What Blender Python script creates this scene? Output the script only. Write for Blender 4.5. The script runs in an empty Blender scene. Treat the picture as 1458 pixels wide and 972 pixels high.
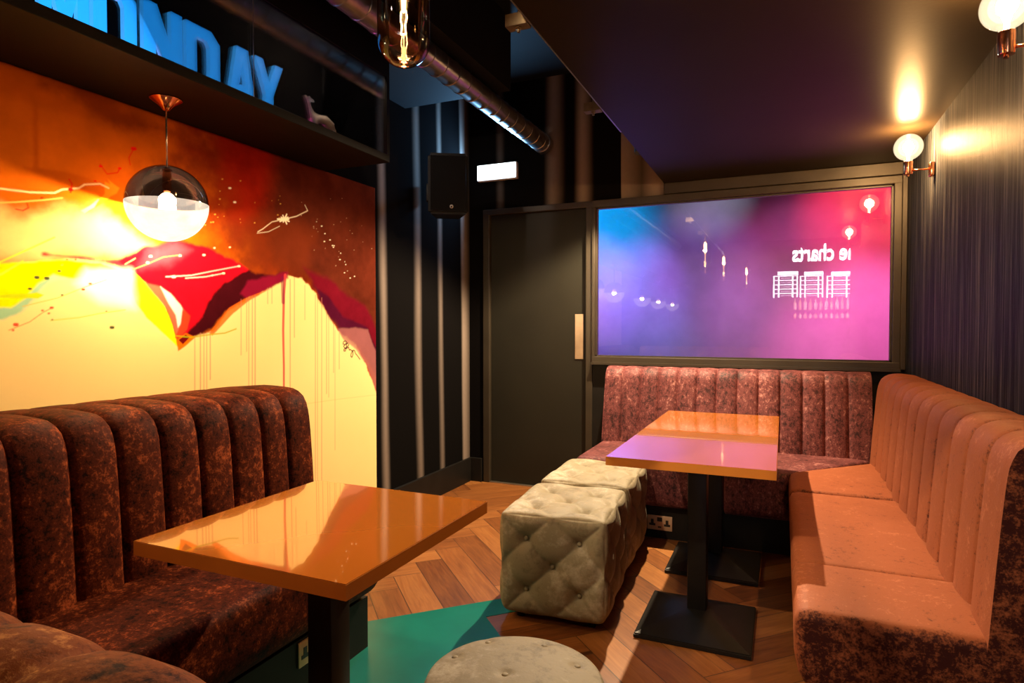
import bpy, bmesh, math, random
import numpy as np
from mathutils import Vector, Matrix
random.seed(7)
PI = math.pi
SC = bpy.context.scene
COL = SC.collection

# ------------------------------------------------------------------ measured frame of the room
F, HC = 883.0, 1.25
PITCH = math.atan(21 / F)
YAW = math.atan(386 / math.hypot(F, 21))
FW = Vector((-math.sin(YAW) * math.cos(PITCH), math.cos(YAW) * math.cos(PITCH), -math.sin(PITCH)))
RT = Vector((math.cos(YAW), math.sin(YAW), 0))
UP = RT.cross(FW)
CAM = Vector((0, 0, HC))

def at(u, v, **k):
    """point of the room that a measured pixel of the photograph shows on the plane x=, y= or z="""
    d = FW * F + RT * (u - 729) - UP * (v - 486)
    a, val = list(k.items())[0]
    i = 'xyz'.index(a)
    t = (val - CAM[i]) / d[i]
    return CAM + d * t

LX, RX, BY = -2.332, 0.69, 4.477       # left wall, right wall, back wall
SOF = 2.107                            # underside of the bulkhead
LOWC = 2.262                           # low ceiling
LOWX = -0.78

# ------------------------------------------------------------------ materials
def S(c):
    return tuple(((v / 255) / 12.92 if v / 255 <= .04045 else ((v / 255 + .055) / 1.055) ** 2.4) for v in c) + (1,)

class N:
    def __init__(s, name):
        s.m = bpy.data.materials.new(name); s.m.use_nodes = True
        s.t = s.m.node_tree; s.t.nodes.clear()
        s.out = s.t.nodes.new('ShaderNodeOutputMaterial')
    def n(s, typ, **kw):
        nd = s.t.nodes.new(typ)
        for k, v in kw.items():
            if k in ('ins',):
                for kk, vv in v.items(): s.set(nd, kk, vv)
            else: setattr(nd, k, v)
        return nd
    def set(s, nd, k, v):
        sock = nd.inputs[k]
        if hasattr(v, 'is_linked') or isinstance(v, bpy.types.NodeSocket): s.t.links.new(v, sock)
        else: sock.default_value = v
    def math(s, op, a, b=0.0, c=0.0):
        nd = s.t.nodes.new('ShaderNodeMath'); nd.operation = op
        for i, v in enumerate((a, b, c)):
            if isinstance(v, bpy.types.NodeSocket): s.t.links.new(v, nd.inputs[i])
            else: nd.inputs[i].default_value = v
        return nd.outputs[0]
    def coord(s, kind='Object', scale=(1, 1, 1), loc=(0, 0, 0), rot=(0, 0, 0)):
        tc = s.n('ShaderNodeTexCoord'); mp = s.n('ShaderNodeMapping')
        s.t.links.new(tc.outputs[kind], mp.inputs['Vector'])
        mp.inputs['Scale'].default_value = scale; mp.inputs['Location'].default_value = loc; mp.inputs['Rotation'].default_value = rot
        return mp.outputs[0]
    def noise(s, vec, scale, detail=3, rough=.5, dist=0.0):
        nd = s.n('ShaderNodeTexNoise'); s.t.links.new(vec, nd.inputs['Vector'])
        nd.inputs['Scale'].default_value = scale; nd.inputs['Detail'].default_value = detail
        nd.inputs['Roughness'].default_value = rough; nd.inputs['Distortion'].default_value = dist
        return nd.outputs['Fac']
    def ramp(s, fac, stops, interp='LINEAR'):
        nd = s.n('ShaderNodeValToRGB'); s.t.links.new(fac, nd.inputs[0]); cr = nd.color_ramp; cr.interpolation = interp
        while len(cr.elements) < len(stops): cr.elements.new(.5)
        for e, (p, c) in zip(cr.elements, stops): e.position = p; e.color = c
        return nd.outputs[0]
    def mix(s, f, a, b, blend='MIX'):
        nd = s.n('ShaderNodeMix', data_type='RGBA', blend_type=blend)
        for i, v in ((0, f), (6, a), (7, b)):
            if isinstance(v, bpy.types.NodeSocket): s.t.links.new(v, nd.inputs[i])
            else: nd.inputs[i].default_value = v
        return nd.outputs[2]
    def bump(s, h, strength=.3, dist=.01):
        nd = s.n('ShaderNodeBump'); s.t.links.new(h, nd.inputs['Height'])
        nd.inputs['Strength'].default_value = strength; nd.inputs['Distance'].default_value = dist
        return nd.outputs[0]
    def bsdf(s, **kw):
        nd = s.n('ShaderNodeBsdfPrincipled')
        for k, v in kw.items(): s.set(nd, k.replace('_', ' '), v)
        s.t.links.new(nd.outputs[0], s.out.inputs[0])
        return nd

def plain(name, col, rough=.5, metal=0.0, spec=.5, emis=None, es=0.0, coat=0.0, var=0.06, vs=6.0):
    q = N(name)
    c = q.coord()
    f = q.noise(c, vs, 4, .6)
    dark = tuple(max(0, v * (1 - var * 3)) for v in col[:3]) + (1,)
    lite = tuple(min(1, v * (1 + var * 3)) for v in col[:3]) + (1,)
    base = q.ramp(f, [(.3, dark), (.7, lite)])
    kw = {'Base_Color': base, 'Roughness': rough, 'Metallic': metal, 'Specular_IOR_Level': spec}
    if emis: kw['Emission_Color'] = emis; kw['Emission_Strength'] = es
    if coat: kw['Coat_Weight'] = coat; kw['Coat_Roughness'] = .03
    q.bsdf(**kw)
    return q.m

def emit(name, col, s):
    q = N(name); e = q.n('ShaderNodeEmission'); e.inputs[0].default_value = tuple(col[:3]) + (1,); e.inputs[1].default_value = s
    q.t.links.new(e.outputs[0], q.out.inputs[0]); return q.m

def velvet(name, dark, mid, lite, sc=1.0, stretch=(1, 1, 1), bias=0.0, sheen=.35, nap_sheen=None, st=(.40, .49, .56, .66), wts=(.42, .42, .16), spec=.25):
    q = N(name)
    c = q.coord(scale=stretch)
    big = q.noise(c, 6.5 * sc, 5, .62, .2)
    c2 = q.coord(scale=(stretch[0] * 1.0, stretch[1] * 1.0, stretch[2] * 1.0), loc=(3, 1, 7))
    mid_n = q.noise(c2, 38 * sc, 6, .74, .25)
    fine = q.noise(c2, 130 * sc, 3, .7)
    f = q.math('ADD', q.math('MULTIPLY', big, wts[0]), q.math('MULTIPLY', mid_n, wts[1]))
    f = q.math('ADD', f, q.math('MULTIPLY', fine, wts[2]))
    if nap_sheen:   # pile sheen put into the colour: lighter on faces turned along the vector
        tcn = q.n('ShaderNodeTexCoord'); vm = q.n('ShaderNodeVectorMath', operation='DOT_PRODUCT'); q.t.links.new(tcn.outputs['Normal'], vm.inputs[0]); vm.inputs[1].default_value = nap_sheen
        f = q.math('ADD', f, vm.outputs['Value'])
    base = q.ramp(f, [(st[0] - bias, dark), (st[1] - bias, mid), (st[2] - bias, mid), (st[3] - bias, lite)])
    h = q.math('ADD', q.math('MULTIPLY', mid_n, .6), q.math('MULTIPLY', fine, .3))
    q.bsdf(Base_Color=base, Roughness=.62, Specular_IOR_Level=spec, Sheen_Weight=sheen, Sheen_Roughness=.35,
           Sheen_Tint=lite, Normal=q.bump(h, .35, .006))
    return q.m

M = {}
M['velvet'] = velvet('crushed velvet', (.022, .005, .006, 1), (.13, .033, .034, 1), (.52, .25, .22, 1), sc=1.25, stretch=(1, 1, .7), bias=-.015, st=(.41, .50, .53, .64), wts=(.25, .50, .25))
M['velvet_shaded'] = velvet('crushed velvet in shade', (.010, .0022, .0012, 1), (.065, .011, .004, 1), (.36, .080, .024, 1), sc=1.1, bias=.0, sheen=.03, spec=.05, st=(.41, .49, .52, .63), wts=(.3, .48, .22), nap_sheen=(0, .05, 0))  # shaded copy of the velvet: the booth's backlit darkness put into its colour
M['velvet_smooth'] = velvet('crushed velvet with sheen in colour', (.035, .007, .006, 1), (.27, .079, .033, 1), (.44, .155, .080, 1), sc=1.15, bias=-.012, sheen=.10, nap_sheen=(-.055, .105, .050), st=(.37, .48, .58, .68), spec=.15, wts=(.3, .45, .25))  # lighter tops and darker near sides put into the colour
M['velvet_rail'] = velvet('crushed velvet lit from above', (.02, .005, .003, 1), (.20, .052, .014, 1), (.70, .30, .09, 1), sc=1.0, bias=.0, sheen=.0, spec=.03, st=(.40, .49, .52, .63))  # brighter copy of the velvet, light from above put into its colour
M['ottoman'] = velvet('silver velvet', (.12, .095, .055, 1), (.26, .22, .14, 1), (.48, .43, .33, 1), sc=.62, sheen=.2, st=(.36, .47, .52, .64), wts=(.6, .34, .06))
M['black'] = plain('black satin paint', (.009, .008, .007), .45, spec=.18)
M['blackwood'] = plain('black stained board', (.006, .0045, .003), .55, spec=.08)
M['frame'] = plain('black brown frame paint', (.030, .023, .015), .38)
M['door'] = plain('charcoal door', (.014, .013, .009), .45, vs=2, spec=.25)
M['iron'] = plain('black cast iron', (.007, .006, .0055), .42, metal=.0, spec=.25)
M['steel'] = plain('brushed steel', (.46, .38, .30), .32, metal=.9)
M['zinc'] = plain('galvanised zinc', (.38, .37, .37), .30, metal=.95, vs=14)
M['strut'] = plain('dull zinc strut', (.16, .12, .075), .38, metal=.8, vs=30)
M['copper'] = plain('polished copper', (.80, .34, .18), .18, metal=1.0, var=.02)
M['rose'] = plain('dark polished copper', (.62, .22, .10), .12, metal=1.0, var=.02)
M['plate'] = plain('brushed brass plate', (.62, .42, .26), .35, metal=.35)
M['hole'] = plain('black plastic', (.010, .010, .010), .4)
M['speaker'] = plain('speaker black', (.005, .005, .0055), .5, spec=.2)
M['grille'] = plain('speaker grille cloth', (.003, .003, .0035), .8, spec=.1)
M['badge'] = plain('badge grey', (.35, .33, .30), .4)
M['figurine'] = plain('silver leaf figurine', (.80, .66, .56), .3, metal=.45, vs=40)
M['white_paint'] = plain('grey wall paint', (.45, .45, .45), .9, var=.02, spec=.1)
M['housing'] = plain('white plastic', (.75, .78, .8), .4)
M['rod'] = plain('brass rod', (.70, .55, .38), .25, metal=.9)
M['ceil_dark'] = plain('matt black ceiling', (.0035, .0035, .004), .8, spec=.2)
M['teal'] = plain('teal painted boards', (.002, .15, .115), .30, vs=3)

def low_ceiling_mat():
    q = N('dark bronze ceiling paint'); c = q.coord(); f = q.noise(c, 2.2, 4, .6); g = q.noise(c, 60, 3)
    b = q.ramp(f, [(.3, (.015, .0105, .006, 1)), (.7, (.020, .014, .008, 1))])
    q.bsdf(Base_Color=b, Roughness=.36, Specular_IOR_Level=.035, Normal=q.bump(g, .08, .002)); return q.m
M['ceil_low'] = low_ceiling_mat()

def wall_right_mat():
    q = N('ribbed navy wallpaper'); c = q.coord(scale=(1, 260, 3.0)); f = q.noise(c, 1.0, 3, .7)
    c2 = q.coord(scale=(1, 60, 1.2)); g = q.noise(c2, 1.0, 3, .6)
    k = q.math('MULTIPLY', f, g)
    b = q.ramp(k, [(.16, (.006, .008, .014, 1)), (.27, (.028, .034, .046, 1)), (.42, (.17, .17, .165, 1))])
    q.bsdf(Base_Color=b, Roughness=.45, Metallic=.0, Specular_IOR_Level=.022, Normal=q.bump(f, .5, .003)); return q.m
M['wall_right'] = wall_right_mat()

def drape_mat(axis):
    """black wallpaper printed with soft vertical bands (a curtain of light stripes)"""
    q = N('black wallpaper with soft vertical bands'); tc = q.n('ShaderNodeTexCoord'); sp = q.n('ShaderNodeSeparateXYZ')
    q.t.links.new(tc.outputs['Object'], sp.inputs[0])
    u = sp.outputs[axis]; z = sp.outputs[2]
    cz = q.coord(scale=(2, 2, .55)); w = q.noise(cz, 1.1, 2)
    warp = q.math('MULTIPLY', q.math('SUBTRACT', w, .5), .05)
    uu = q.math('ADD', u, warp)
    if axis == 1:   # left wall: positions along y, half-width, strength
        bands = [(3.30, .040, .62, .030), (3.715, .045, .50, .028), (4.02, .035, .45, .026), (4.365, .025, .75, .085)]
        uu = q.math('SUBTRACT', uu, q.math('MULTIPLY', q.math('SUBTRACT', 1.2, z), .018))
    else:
        bands = [(-2.06, .03, .22, .03), (-1.61, .05, .60, .06), (-1.38, .045, .8, .05), (-1.095, .003, .75, .14), (-.84, .10, .8, .14)]  # last two bands strengthened to put the downlight's glow into the colour
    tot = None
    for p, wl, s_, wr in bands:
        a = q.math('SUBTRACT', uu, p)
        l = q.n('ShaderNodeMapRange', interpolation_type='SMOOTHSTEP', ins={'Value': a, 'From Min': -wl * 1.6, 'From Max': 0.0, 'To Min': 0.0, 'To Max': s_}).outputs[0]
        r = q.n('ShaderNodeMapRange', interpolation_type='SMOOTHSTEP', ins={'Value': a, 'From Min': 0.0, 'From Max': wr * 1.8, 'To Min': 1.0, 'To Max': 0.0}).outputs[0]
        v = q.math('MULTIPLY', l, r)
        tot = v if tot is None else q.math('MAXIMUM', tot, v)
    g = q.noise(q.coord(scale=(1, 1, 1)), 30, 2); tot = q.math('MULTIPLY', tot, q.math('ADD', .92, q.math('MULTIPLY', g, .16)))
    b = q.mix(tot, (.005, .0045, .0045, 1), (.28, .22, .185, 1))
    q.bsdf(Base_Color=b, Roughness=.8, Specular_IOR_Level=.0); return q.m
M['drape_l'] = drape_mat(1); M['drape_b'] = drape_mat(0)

def floor_mat():
    q = N('oak herringbone boards'); tc = q.n('ShaderNodeTexCoord'); sp = q.n('ShaderNodeSeparateXYZ')
    q.t.links.new(tc.outputs['Object'], sp.inputs[0]); X, Y = sp.outputs[0], sp.outputs[1]
    w, n = .144, 5.0; r2 = math.sqrt(2)
    U = q.math('DIVIDE', q.math('SUBTRACT', q.math('DIVIDE', q.math('ADD', X, Y), r2), .857), w)
    V = q.math('DIVIDE', q.math('SUBTRACT', q.math('DIVIDE', q.math('SUBTRACT', Y, X), r2), 2.503), w)
    i, j = q.math('FLOOR', U), q.math('FLOOR', V)
    d = q.math('SUBTRACT', i, j)
    k = q.math('FLOORED_MODULO', d, 2 * n)
    blk = q.math('FLOOR', q.math('DIVIDE', d, 2 * n))
    hor = q.math('LESS_THAN', k, n - .5)
    row = q.math('ADD', q.math('MULTIPLY', hor, j), q.math('MULTIPLY', q.math('SUBTRACT', 1, hor), q.math('ADD', i, 37.3)))
    cb = q.n('ShaderNodeCombineXYZ', ins={0: row, 1: blk, 2: hor})
    wn = q.n('ShaderNodeTexWhiteNoise', noise_dimensions='3D'); q.t.links.new(cb.outputs[0], wn.inputs['Vector'])
    rnd = wn.outputs['Value']
    fu, fv = q.math('FRACT', U), q.math('FRACT', V)
    # across the board
    ac = q.math('ADD', q.math('MULTIPLY', hor, fv), q.math('MULTIPLY', q.math('SUBTRACT', 1, hor), fu))
    eac = q.math('MINIMUM', ac, q.math('SUBTRACT', 1, ac))
    # ends: horizontal boards start at k=0 (fu=0) and end at k=n-1; vertical ones: k=n at top
    e1 = q.math('ADD', q.math('MULTIPLY', q.math('LESS_THAN', k, .5), fu), q.math('MULTIPLY', q.math('GREATER_THAN', k, .5), 1))
    e2 = q.math('ADD', q.math('MULTIPLY', q.math('COMPARE', k, n - 1, .2), q.math('SUBTRACT', 1, fu)), q.math('SUBTRACT', 1, q.math('COMPARE', k, n - 1, .2)))
    e3 = q.math('ADD', q.math('MULTIPLY', q.math('COMPARE', k, n, .2), q.math('SUBTRACT', 1, fv)), q.math('SUBTRACT', 1, q.math('COMPARE', k, n, .2)))
    e4 = q.math('ADD', q.math('MULTIPLY', q.math('GREATER_THAN', k, 2 * n - 1.5), fv), q.math('LESS_THAN', k, 2 * n - 1.5))
    eh = q.math('MINIMUM', e1, e2); ev = q.math('MINIMUM', e3, e4)
    een = q.math('ADD', q.math('MULTIPLY', hor, eh), q.math('MULTIPLY', q.math('SUBTRACT', 1, hor), ev))
    e = q.math('MINIMUM', eac, een)
    gap = q.math('LESS_THAN', e, .013)
    # grain along the board
    al = q.math('ADD', q.math('MULTIPLY', hor, U), q.math('MULTIPLY', q.math('SUBTRACT', 1, hor), V))
    acc = q.math('ADD', q.math('MULTIPLY', hor, V), q.math('MULTIPLY', q.math('SUBTRACT', 1, hor), U))
    gv = q.n('ShaderNodeCombineXYZ', ins={0: q.math('MULTIPLY', al, .35), 1: q.math('MULTIPLY', acc, 4.0), 2: q.math('MULTIPLY', rnd, 30)})
    gr = q.noise(gv.outputs[0], 1.6, 6, .62, 1.2)
    gk = q.noise(gv.outputs[0], .5, 3, .5, .5)
    tone = q.math('ADD', q.math('MULTIPLY', rnd, .38), q.math('MULTIPLY', gr, .62))
    b = q.ramp(tone, [(.18, (.075, .021, .006, 1)), (.5, (.23, .080, .020, 1)), (.82, (.40, .17, .048, 1))])
    kn = q.ramp(gk, [(.26, (.25, .2, .18, 1)), (.36, (1, 1, 1, 1))])
    b = q.mix(1.0, b, kn, 'MULTIPLY')
    b = q.mix(gap, b, (.05, .022, .010, 1))
    q.bsdf(Base_Color=b, Roughness=.36, Specular_IOR_Level=.45, Normal=q.bump(q.math('SUBTRACT', gr, q.math('MULTIPLY', gap, 2)), .12, .002)); return q.m
M['floor'] = floor_mat()

def laminate_mat():
    q = N('glossy orange laminate'); c = q.coord(); f = q.noise(c, 3, 2)
    b = q.ramp(f, [(.3, (.50, .150, .014, 1)), (.7, (.53, .165, .016, 1))])
    q.bsdf(Base_Color=b, Roughness=.10, Specular_IOR_Level=.5, Coat_Weight=1.0, Coat_Roughness=.02, Coat_IOR=1.95); return q.m
M['laminate'] = laminate_mat()
M['lam_edge'] = plain('orange laminate edging', (.55, .20, .03), .35, var=.02)

def glass_mat(name, refl=.10, tint=(1, 1, 1), rough=0.0):
    q = N(name)
    tr = q.n('ShaderNodeBsdfTransparent'); tr.inputs[0].default_value = tuple(tint) + (1,)
    gl = q.n('ShaderNodeBsdfGlossy'); gl.inputs['Roughness'].default_value = rough
    lw = q.n('ShaderNodeFresnel'); lw.inputs[0].default_value = 1.5
    fac = q.math('ADD', q.math('MULTIPLY', lw.outputs[0], .8), refl)
    mx = q.n('ShaderNodeMixShader'); q.t.links.new(fac, mx.inputs[0]); q.t.links.new(tr.outputs[0], mx.inputs[1]); q.t.links.new(gl.outputs[0], mx.inputs[2])
    q.t.links.new(mx.outputs[0], q.out.inputs[0]); return q.m
M['glass'] = glass_mat('window glass', .10, (.97, .97, .97))
M['vitrine_glass'] = glass_mat('clear display glass', .02, (.97, .97, .97))
M['tube_glass'] = glass_mat('smoked amber glass', .05, (.93, .62, .36))
M['dome_glass'] = glass_mat('dark smoked mirror glass', .08, (.09, .06, .05))

def glow_glass(name, tint, ecol, es):
    q = N(name)
    tr = q.n('ShaderNodeBsdfTransparent'); tr.inputs[0].default_value = tuple(tint) + (1,)
    em = q.n('ShaderNodeEmission'); em.inputs[0].default_value = tuple(ecol) + (1,); em.inputs[1].default_value = es
    ad = q.n('ShaderNodeAddShader'); q.t.links.new(tr.outputs[0], ad.inputs[0]); q.t.links.new(em.outputs[0], ad.inputs[1])
    gl = q.n('ShaderNodeBsdfGlossy'); gl.inputs['Roughness'].default_value = .02
    lw = q.n('ShaderNodeFresnel'); lw.inputs[0].default_value = 1.45
    mx = q.n('ShaderNodeMixShader'); q.t.links.new(lw.outputs[0], mx.inputs[0]); q.t.links.new(ad.outputs[0], mx.inputs[1]); q.t.links.new(gl.outputs[0], mx.inputs[2])
    q.t.links.new(mx.outputs[0], q.out.inputs[0]); return q.m
M['globe'] = glow_glass('amber globe glass lit from inside', (.75, .6, .42), (1.0, .80, .50), .65)
M['core'] = emit('hot filament', (1.0, .72, .38), 60)
M['tube_core'] = emit('hot filament of the tube lamp', (1.0, .70, .34), 40)
M['tube_tail'] = emit('glowing filament tail', (1.0, .74, .40), 4)
M['lamp_bulb'] = emit('lit frosted bulb', (1.0, .86, .62), 30)

def bowl_mat():
    q = N('frosted opal bowl'); c = q.coord(); f = q.noise(c, 14, 4, .6)
    em = q.n('ShaderNodeEmission'); em.inputs[0].default_value = (1.0, .88, .72, 1)
    s_ = q.math('ADD', .10, q.math('MULTIPLY', f, .35)); q.t.links.new(s_, em.inputs[1])
    tr = q.n('ShaderNodeBsdfTransparent'); tr.inputs[0].default_value = (.80, .76, .70, 1)
    tl = q.n('ShaderNodeBsdfDiffuse'); tl.inputs[0].default_value = (.8, .76, .7, 1)
    m1 = q.n('ShaderNodeMixShader'); m1.inputs[0].default_value = .022; q.t.links.new(tr.outputs[0], m1.inputs[1]); q.t.links.new(tl.outputs[0], m1.inputs[2])
    ad = q.n('ShaderNodeAddShader'); q.t.links.new(m1.outputs[0], ad.inputs[0]); q.t.links.new(em.outputs[0], ad.inputs[1])
    q.t.links.new(ad.outputs[0], q.out.inputs[0]); return q.m
M['bowl'] = bowl_mat()
M['blue_letter'] = plain('blue lit acrylic', (.02, .30, .75), .35, emis=(.01, .31, 1.0, 1), es=1.0)
M['blue_side'] = plain('blue acrylic letter edge', (.05, .35, .75), .35, emis=(.05, .42, .95, 1), es=.58)
M['exit_face'] = emit('cool white diffuser', (.80, .93, 1.0), 2.6)
M['led_purple'] = emit('magenta strip light', (.9, .10, .35), 3.0)

# ------------------------------------------------------------------ mesh helpers
def bm_new(): return bmesh.new()

def add_box(bm, x0, x1, y0, y1, z0, z1, bev=0.0, seg=2, mat=None):
    vs = [bm.verts.new((x, y, z)) for x in (x0, x1) for y in (y0, y1) for z in (z0, z1)]
    f = [(0, 1, 3, 2), (4, 6, 7, 5), (0, 4, 5, 1), (2, 3, 7, 6), (0, 2, 6, 4), (1, 5, 7, 3)]
    fs = [bm.faces.new([vs[i] for i in q]) for q in f]
    if mat is not None:
        bmesh.ops.transform(bm, matrix=mat, verts=vs)
    if bev > 0:
        es = list({e for q in fs for e in q.edges})
        bmesh.ops.bevel(bm, geom=es, offset=bev, segments=seg, affect='EDGES', profile=.5)
    return vs

def add_tube(bm, p0, p1, r0, r1=None, n=20, cap=True):
    r1 = r0 if r1 is None else r1
    p0, p1 = Vector(p0), Vector(p1); d = (p1 - p0).normalized()
    a = d.orthogonal().normalized(); b = d.cross(a)
    A = [bm.verts.new(p0 + (a * math.cos(2 * PI * i / n) + b * math.sin(2 * PI * i / n)) * r0) for i in range(n)]
    B = [bm.verts.new(p1 + (a * math.cos(2 * PI * i / n) + b * math.sin(2 * PI * i / n)) * r1) for i in range(n)]
    for i in range(n): bm.faces.new((A[i], A[(i + 1) % n], B[(i + 1) % n], B[i]))
    if cap: bm.faces.new(A[::-1]); bm.faces.new(B)

def add_lathe(bm, prof, n=40, c=(0, 0, 0), cap=True):
    """prof: list of (r, z)"""
    rows = []
    for r, z in prof:
        if r < 1e-6: rows.append([bm.verts.new((c[0], c[1], c[2] + z))])
        else: rows.append([bm.verts.new((c[0] + r * math.cos(2 * PI * i / n), c[1] + r * math.sin(2 * PI * i / n), c[2] + z)) for i in range(n)])
    for A, B in zip(rows, rows[1:]):
        if len(A) == 1 and len(B) == 1: continue
        for i in range(n):
            j = (i + 1) % n
            if len(A) == 1: bm.faces.new((A[0], B[j], B[i]))
            elif len(B) == 1: bm.faces.new((A[i], A[j], B[0]))
            else: bm.faces.new((A[i], A[j], B[j], B[i]))
    if cap:
        if len(rows[0]) > 1: bm.faces.new(rows[0][::-1])
        if len(rows[-1]) > 1: bm.faces.new(rows[-1])

def add_path(bm, pts, r, n=8):
    for a, b in zip(pts, pts[1:]): add_tube(bm, a, b, r, r, n)

def obj(name, bm, mat, parent=None, smooth=False, loc=None):
    bmesh.ops.recalc_face_normals(bm, faces=bm.faces[:])
    me = bpy.data.meshes.new(name); bm.to_mesh(me); bm.free()
    o = bpy.data.objects.new(name, me); COL.objects.link(o)
    if mat: me.materials.append(M[mat] if isinstance(mat, str) else mat)
    if smooth is True:
        me.polygons.foreach_set('use_smooth', [True] * len(me.polygons))
    elif smooth:
        me.polygons.foreach_set('use_smooth', [True] * len(me.polygons))
        me.set_sharp_from_angle(angle=math.radians(smooth))
    if parent: o.parent = parent
    if loc: o.location = loc
    return o

def thing(name, label, cat, loc=(0, 0, 0), rz=0.0, group=None):
    o = bpy.data.objects.new(name, None); COL.objects.link(o); o.empty_display_size = .05
    o.location = loc; o.rotation_euler = (0, 0, rz); o['label'] = label; o['category'] = cat
    if group: o['group'] = group
    return o
def tag(o, label, cat, group=None):
    o['label'] = label; o['category'] = cat
    if group: o['group'] = group
    return o
def struct(name, bm, mat, smooth=False, parent=None):
    o = obj(name, bm, mat, parent, smooth)
    if parent is None: o['kind'] = 'structure'
    return o
def copy_tree(root, loc, rz=0.0, label=None):
    def cp(o, par):
        c = o.copy(); COL.objects.link(c)
        if par: c.parent = par
        for ch in [k for k in bpy.data.objects if k.parent == o]: cp(ch, c)
        return c
    r = cp(root, None); r.location = loc; r.rotation_euler = (0, 0, rz)
    if label: r['label'] = label
    return r
def boxobj(name, dims, mat, parent=None, bev=0.0, st=False):
    bm = bm_new(); add_box(bm, *dims, bev=bev)
    return struct(name, bm, mat, parent=parent) if st else obj(name, bm, mat, parent, 40 if bev else False)

def lamp(kind, name, loc, power, col, size=.03, parent=None, target=None, spot=None, blend=.5, area=None):
    l = bpy.data.lights.new(name, kind); l.energy = power; l.color = col
    if kind in ('POINT', 'SPOT'): l.shadow_soft_size = size
    if kind == 'SPOT': l.spot_size = math.radians(spot); l.spot_blend = blend
    if kind == 'AREA':
        l.shape = 'RECTANGLE'; l.size, l.size_y = area
    o = bpy.data.objects.new(name, l); COL.objects.link(o); o.location = loc
    if target is not None:
        o.rotation_euler = (Vector(target) - Vector(loc)).to_track_quat('-Z', 'Y').to_euler()
    if parent: o.parent = parent
    return o

def rounded_box(sx, sy, sz, r, n, disp=None):
    """closed rounded box of six grids centred on the origin; disp(face, a, b) pushes along the normal"""
    bm = bm_new(); cache = {}
    def g(t): return math.sin(t * PI / 2) * .35 + t * .65
    hs = (sx / 2, sy / 2, sz / 2)
    def vert(face, i, j):
        a, b = g(2 * i / n - 1), g(2 * j / n - 1)
        ax = face // 2; sg = 1 if face % 2 else -1
        o1, o2 = [k for k in range(3) if k != ax]
        c = [0, 0, 0]; c[ax] = sg; c[o1] = a; c[o2] = b
        p = Vector([c[k] * hs[k] for k in range(3)])
        inn = Vector([max(-(hs[k] - r), min(hs[k] - r, p[k])) for k in range(3)])
        d = p - inn; d.normalize()
        key = (round(c[0], 5), round(c[1], 5), round(c[2], 5))
        if key in cache: return cache[key]
        q = inn + d * r
        if disp: q = q + d * disp(face, a, b)
        cache[key] = bm.verts.new(q); return cache[key]
    for face in range(6):
        for i in range(n):
            for j in range(n):
                try: bm.faces.new((vert(face, i, j), vert(face, i + 1, j), vert(face, i + 1, j + 1), vert(face, i, j + 1)))
                except ValueError: pass
    return bm

def resample(pts, n, closed=False):
    P = [Vector(p) for p in pts]
    if closed: P.append(P[0].copy())
    L = [0]
    for a, b in zip(P, P[1:]): L.append(L[-1] + (b - a).length)
    out = []
    m = n if closed else n - 1
    for k in range(n):
        t = L[-1] * k / m
        i = max(0, min(len(P) - 2, next((q for q in range(len(L) - 1) if L[q + 1] >= t - 1e-9), len(P) - 2)))
        u = (t - L[i]) / max(1e-9, L[i + 1] - L[i]); out.append(P[i].lerp(P[i + 1], u))
    return out

def chaikin(pts, it=3, closed=False):
    P = [Vector(p) for p in pts]
    for _ in range(it):
        Q = [] if closed else [P[0]]
        m = len(P) if closed else len(P) - 1
        for i in range(m):
            a, b = P[i], P[(i + 1) % len(P)]
            Q += [a.lerp(b, .25), a.lerp(b, .75)]
        if not closed: Q.append(P[-1])
        P = Q
    return P

def fluted_back(prof, bounds, mapf, amp=.02, tag_amp=.010, per=14):
    """upholstered back with rounded vertical channels; prof: (d, z) from the seat up and over; bounds: channel seams along s"""
    P = resample(chaikin([Vector((d, z)) for d, z in prof], 2), 34)
    nrm = []
    for i in range(len(P)):
        t = (P[min(i + 1, len(P) - 1)] - P[max(i - 1, 0)]).normalized(); nrm.append(Vector((t.y, -t.x)))
    if nrm[0].x < 0: nrm = [-v for v in nrm]
    ss, hh = [], []
    for a, b in zip(bounds, bounds[1:]):
        for k in range(per):
            u = k / per; h = abs(math.sin(PI * u)) ** .42
            if a == bounds[0] and u < .5: h = .8 + .2 * min(1, u * 6)
            if b == bounds[-1] and u > .5: h = .8 + .2 * min(1, (1 - u) * 6)
            ss.append(a + (b - a) * u); hh.append(h)
    ss.append(bounds[-1]); hh.append(.8)
    bm = bm_new(); rows = []
    for s_, h in zip(ss, hh):
        row = []
        for i, p in enumerate(P):
            f = 1.0
            if i > len(P) - 9: f = max(0, (len(P) - 1 - i) / 8)
            q = p + nrm[i] * (amp * h * f)
            q.y += tag_amp * h * (1 if p.y > .9 else 0) * .3
            row.append(bm.verts.new(mapf(s_, q.x, q.y)))
        rows.append(row)
    for A, B in zip(rows, rows[1:]):
        for i in range(len(P) - 1): bm.faces.new((A[i], A[i + 1], B[i + 1], B[i]))
    # end caps and rear
    for row, s_ in ((rows[0], ss[0]), (rows[-1], ss[-1])):
        a = bm.verts.new(mapf(s_, P[-1].x, P[0].y)); bm.faces.new(row + [a])
    return bm

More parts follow.
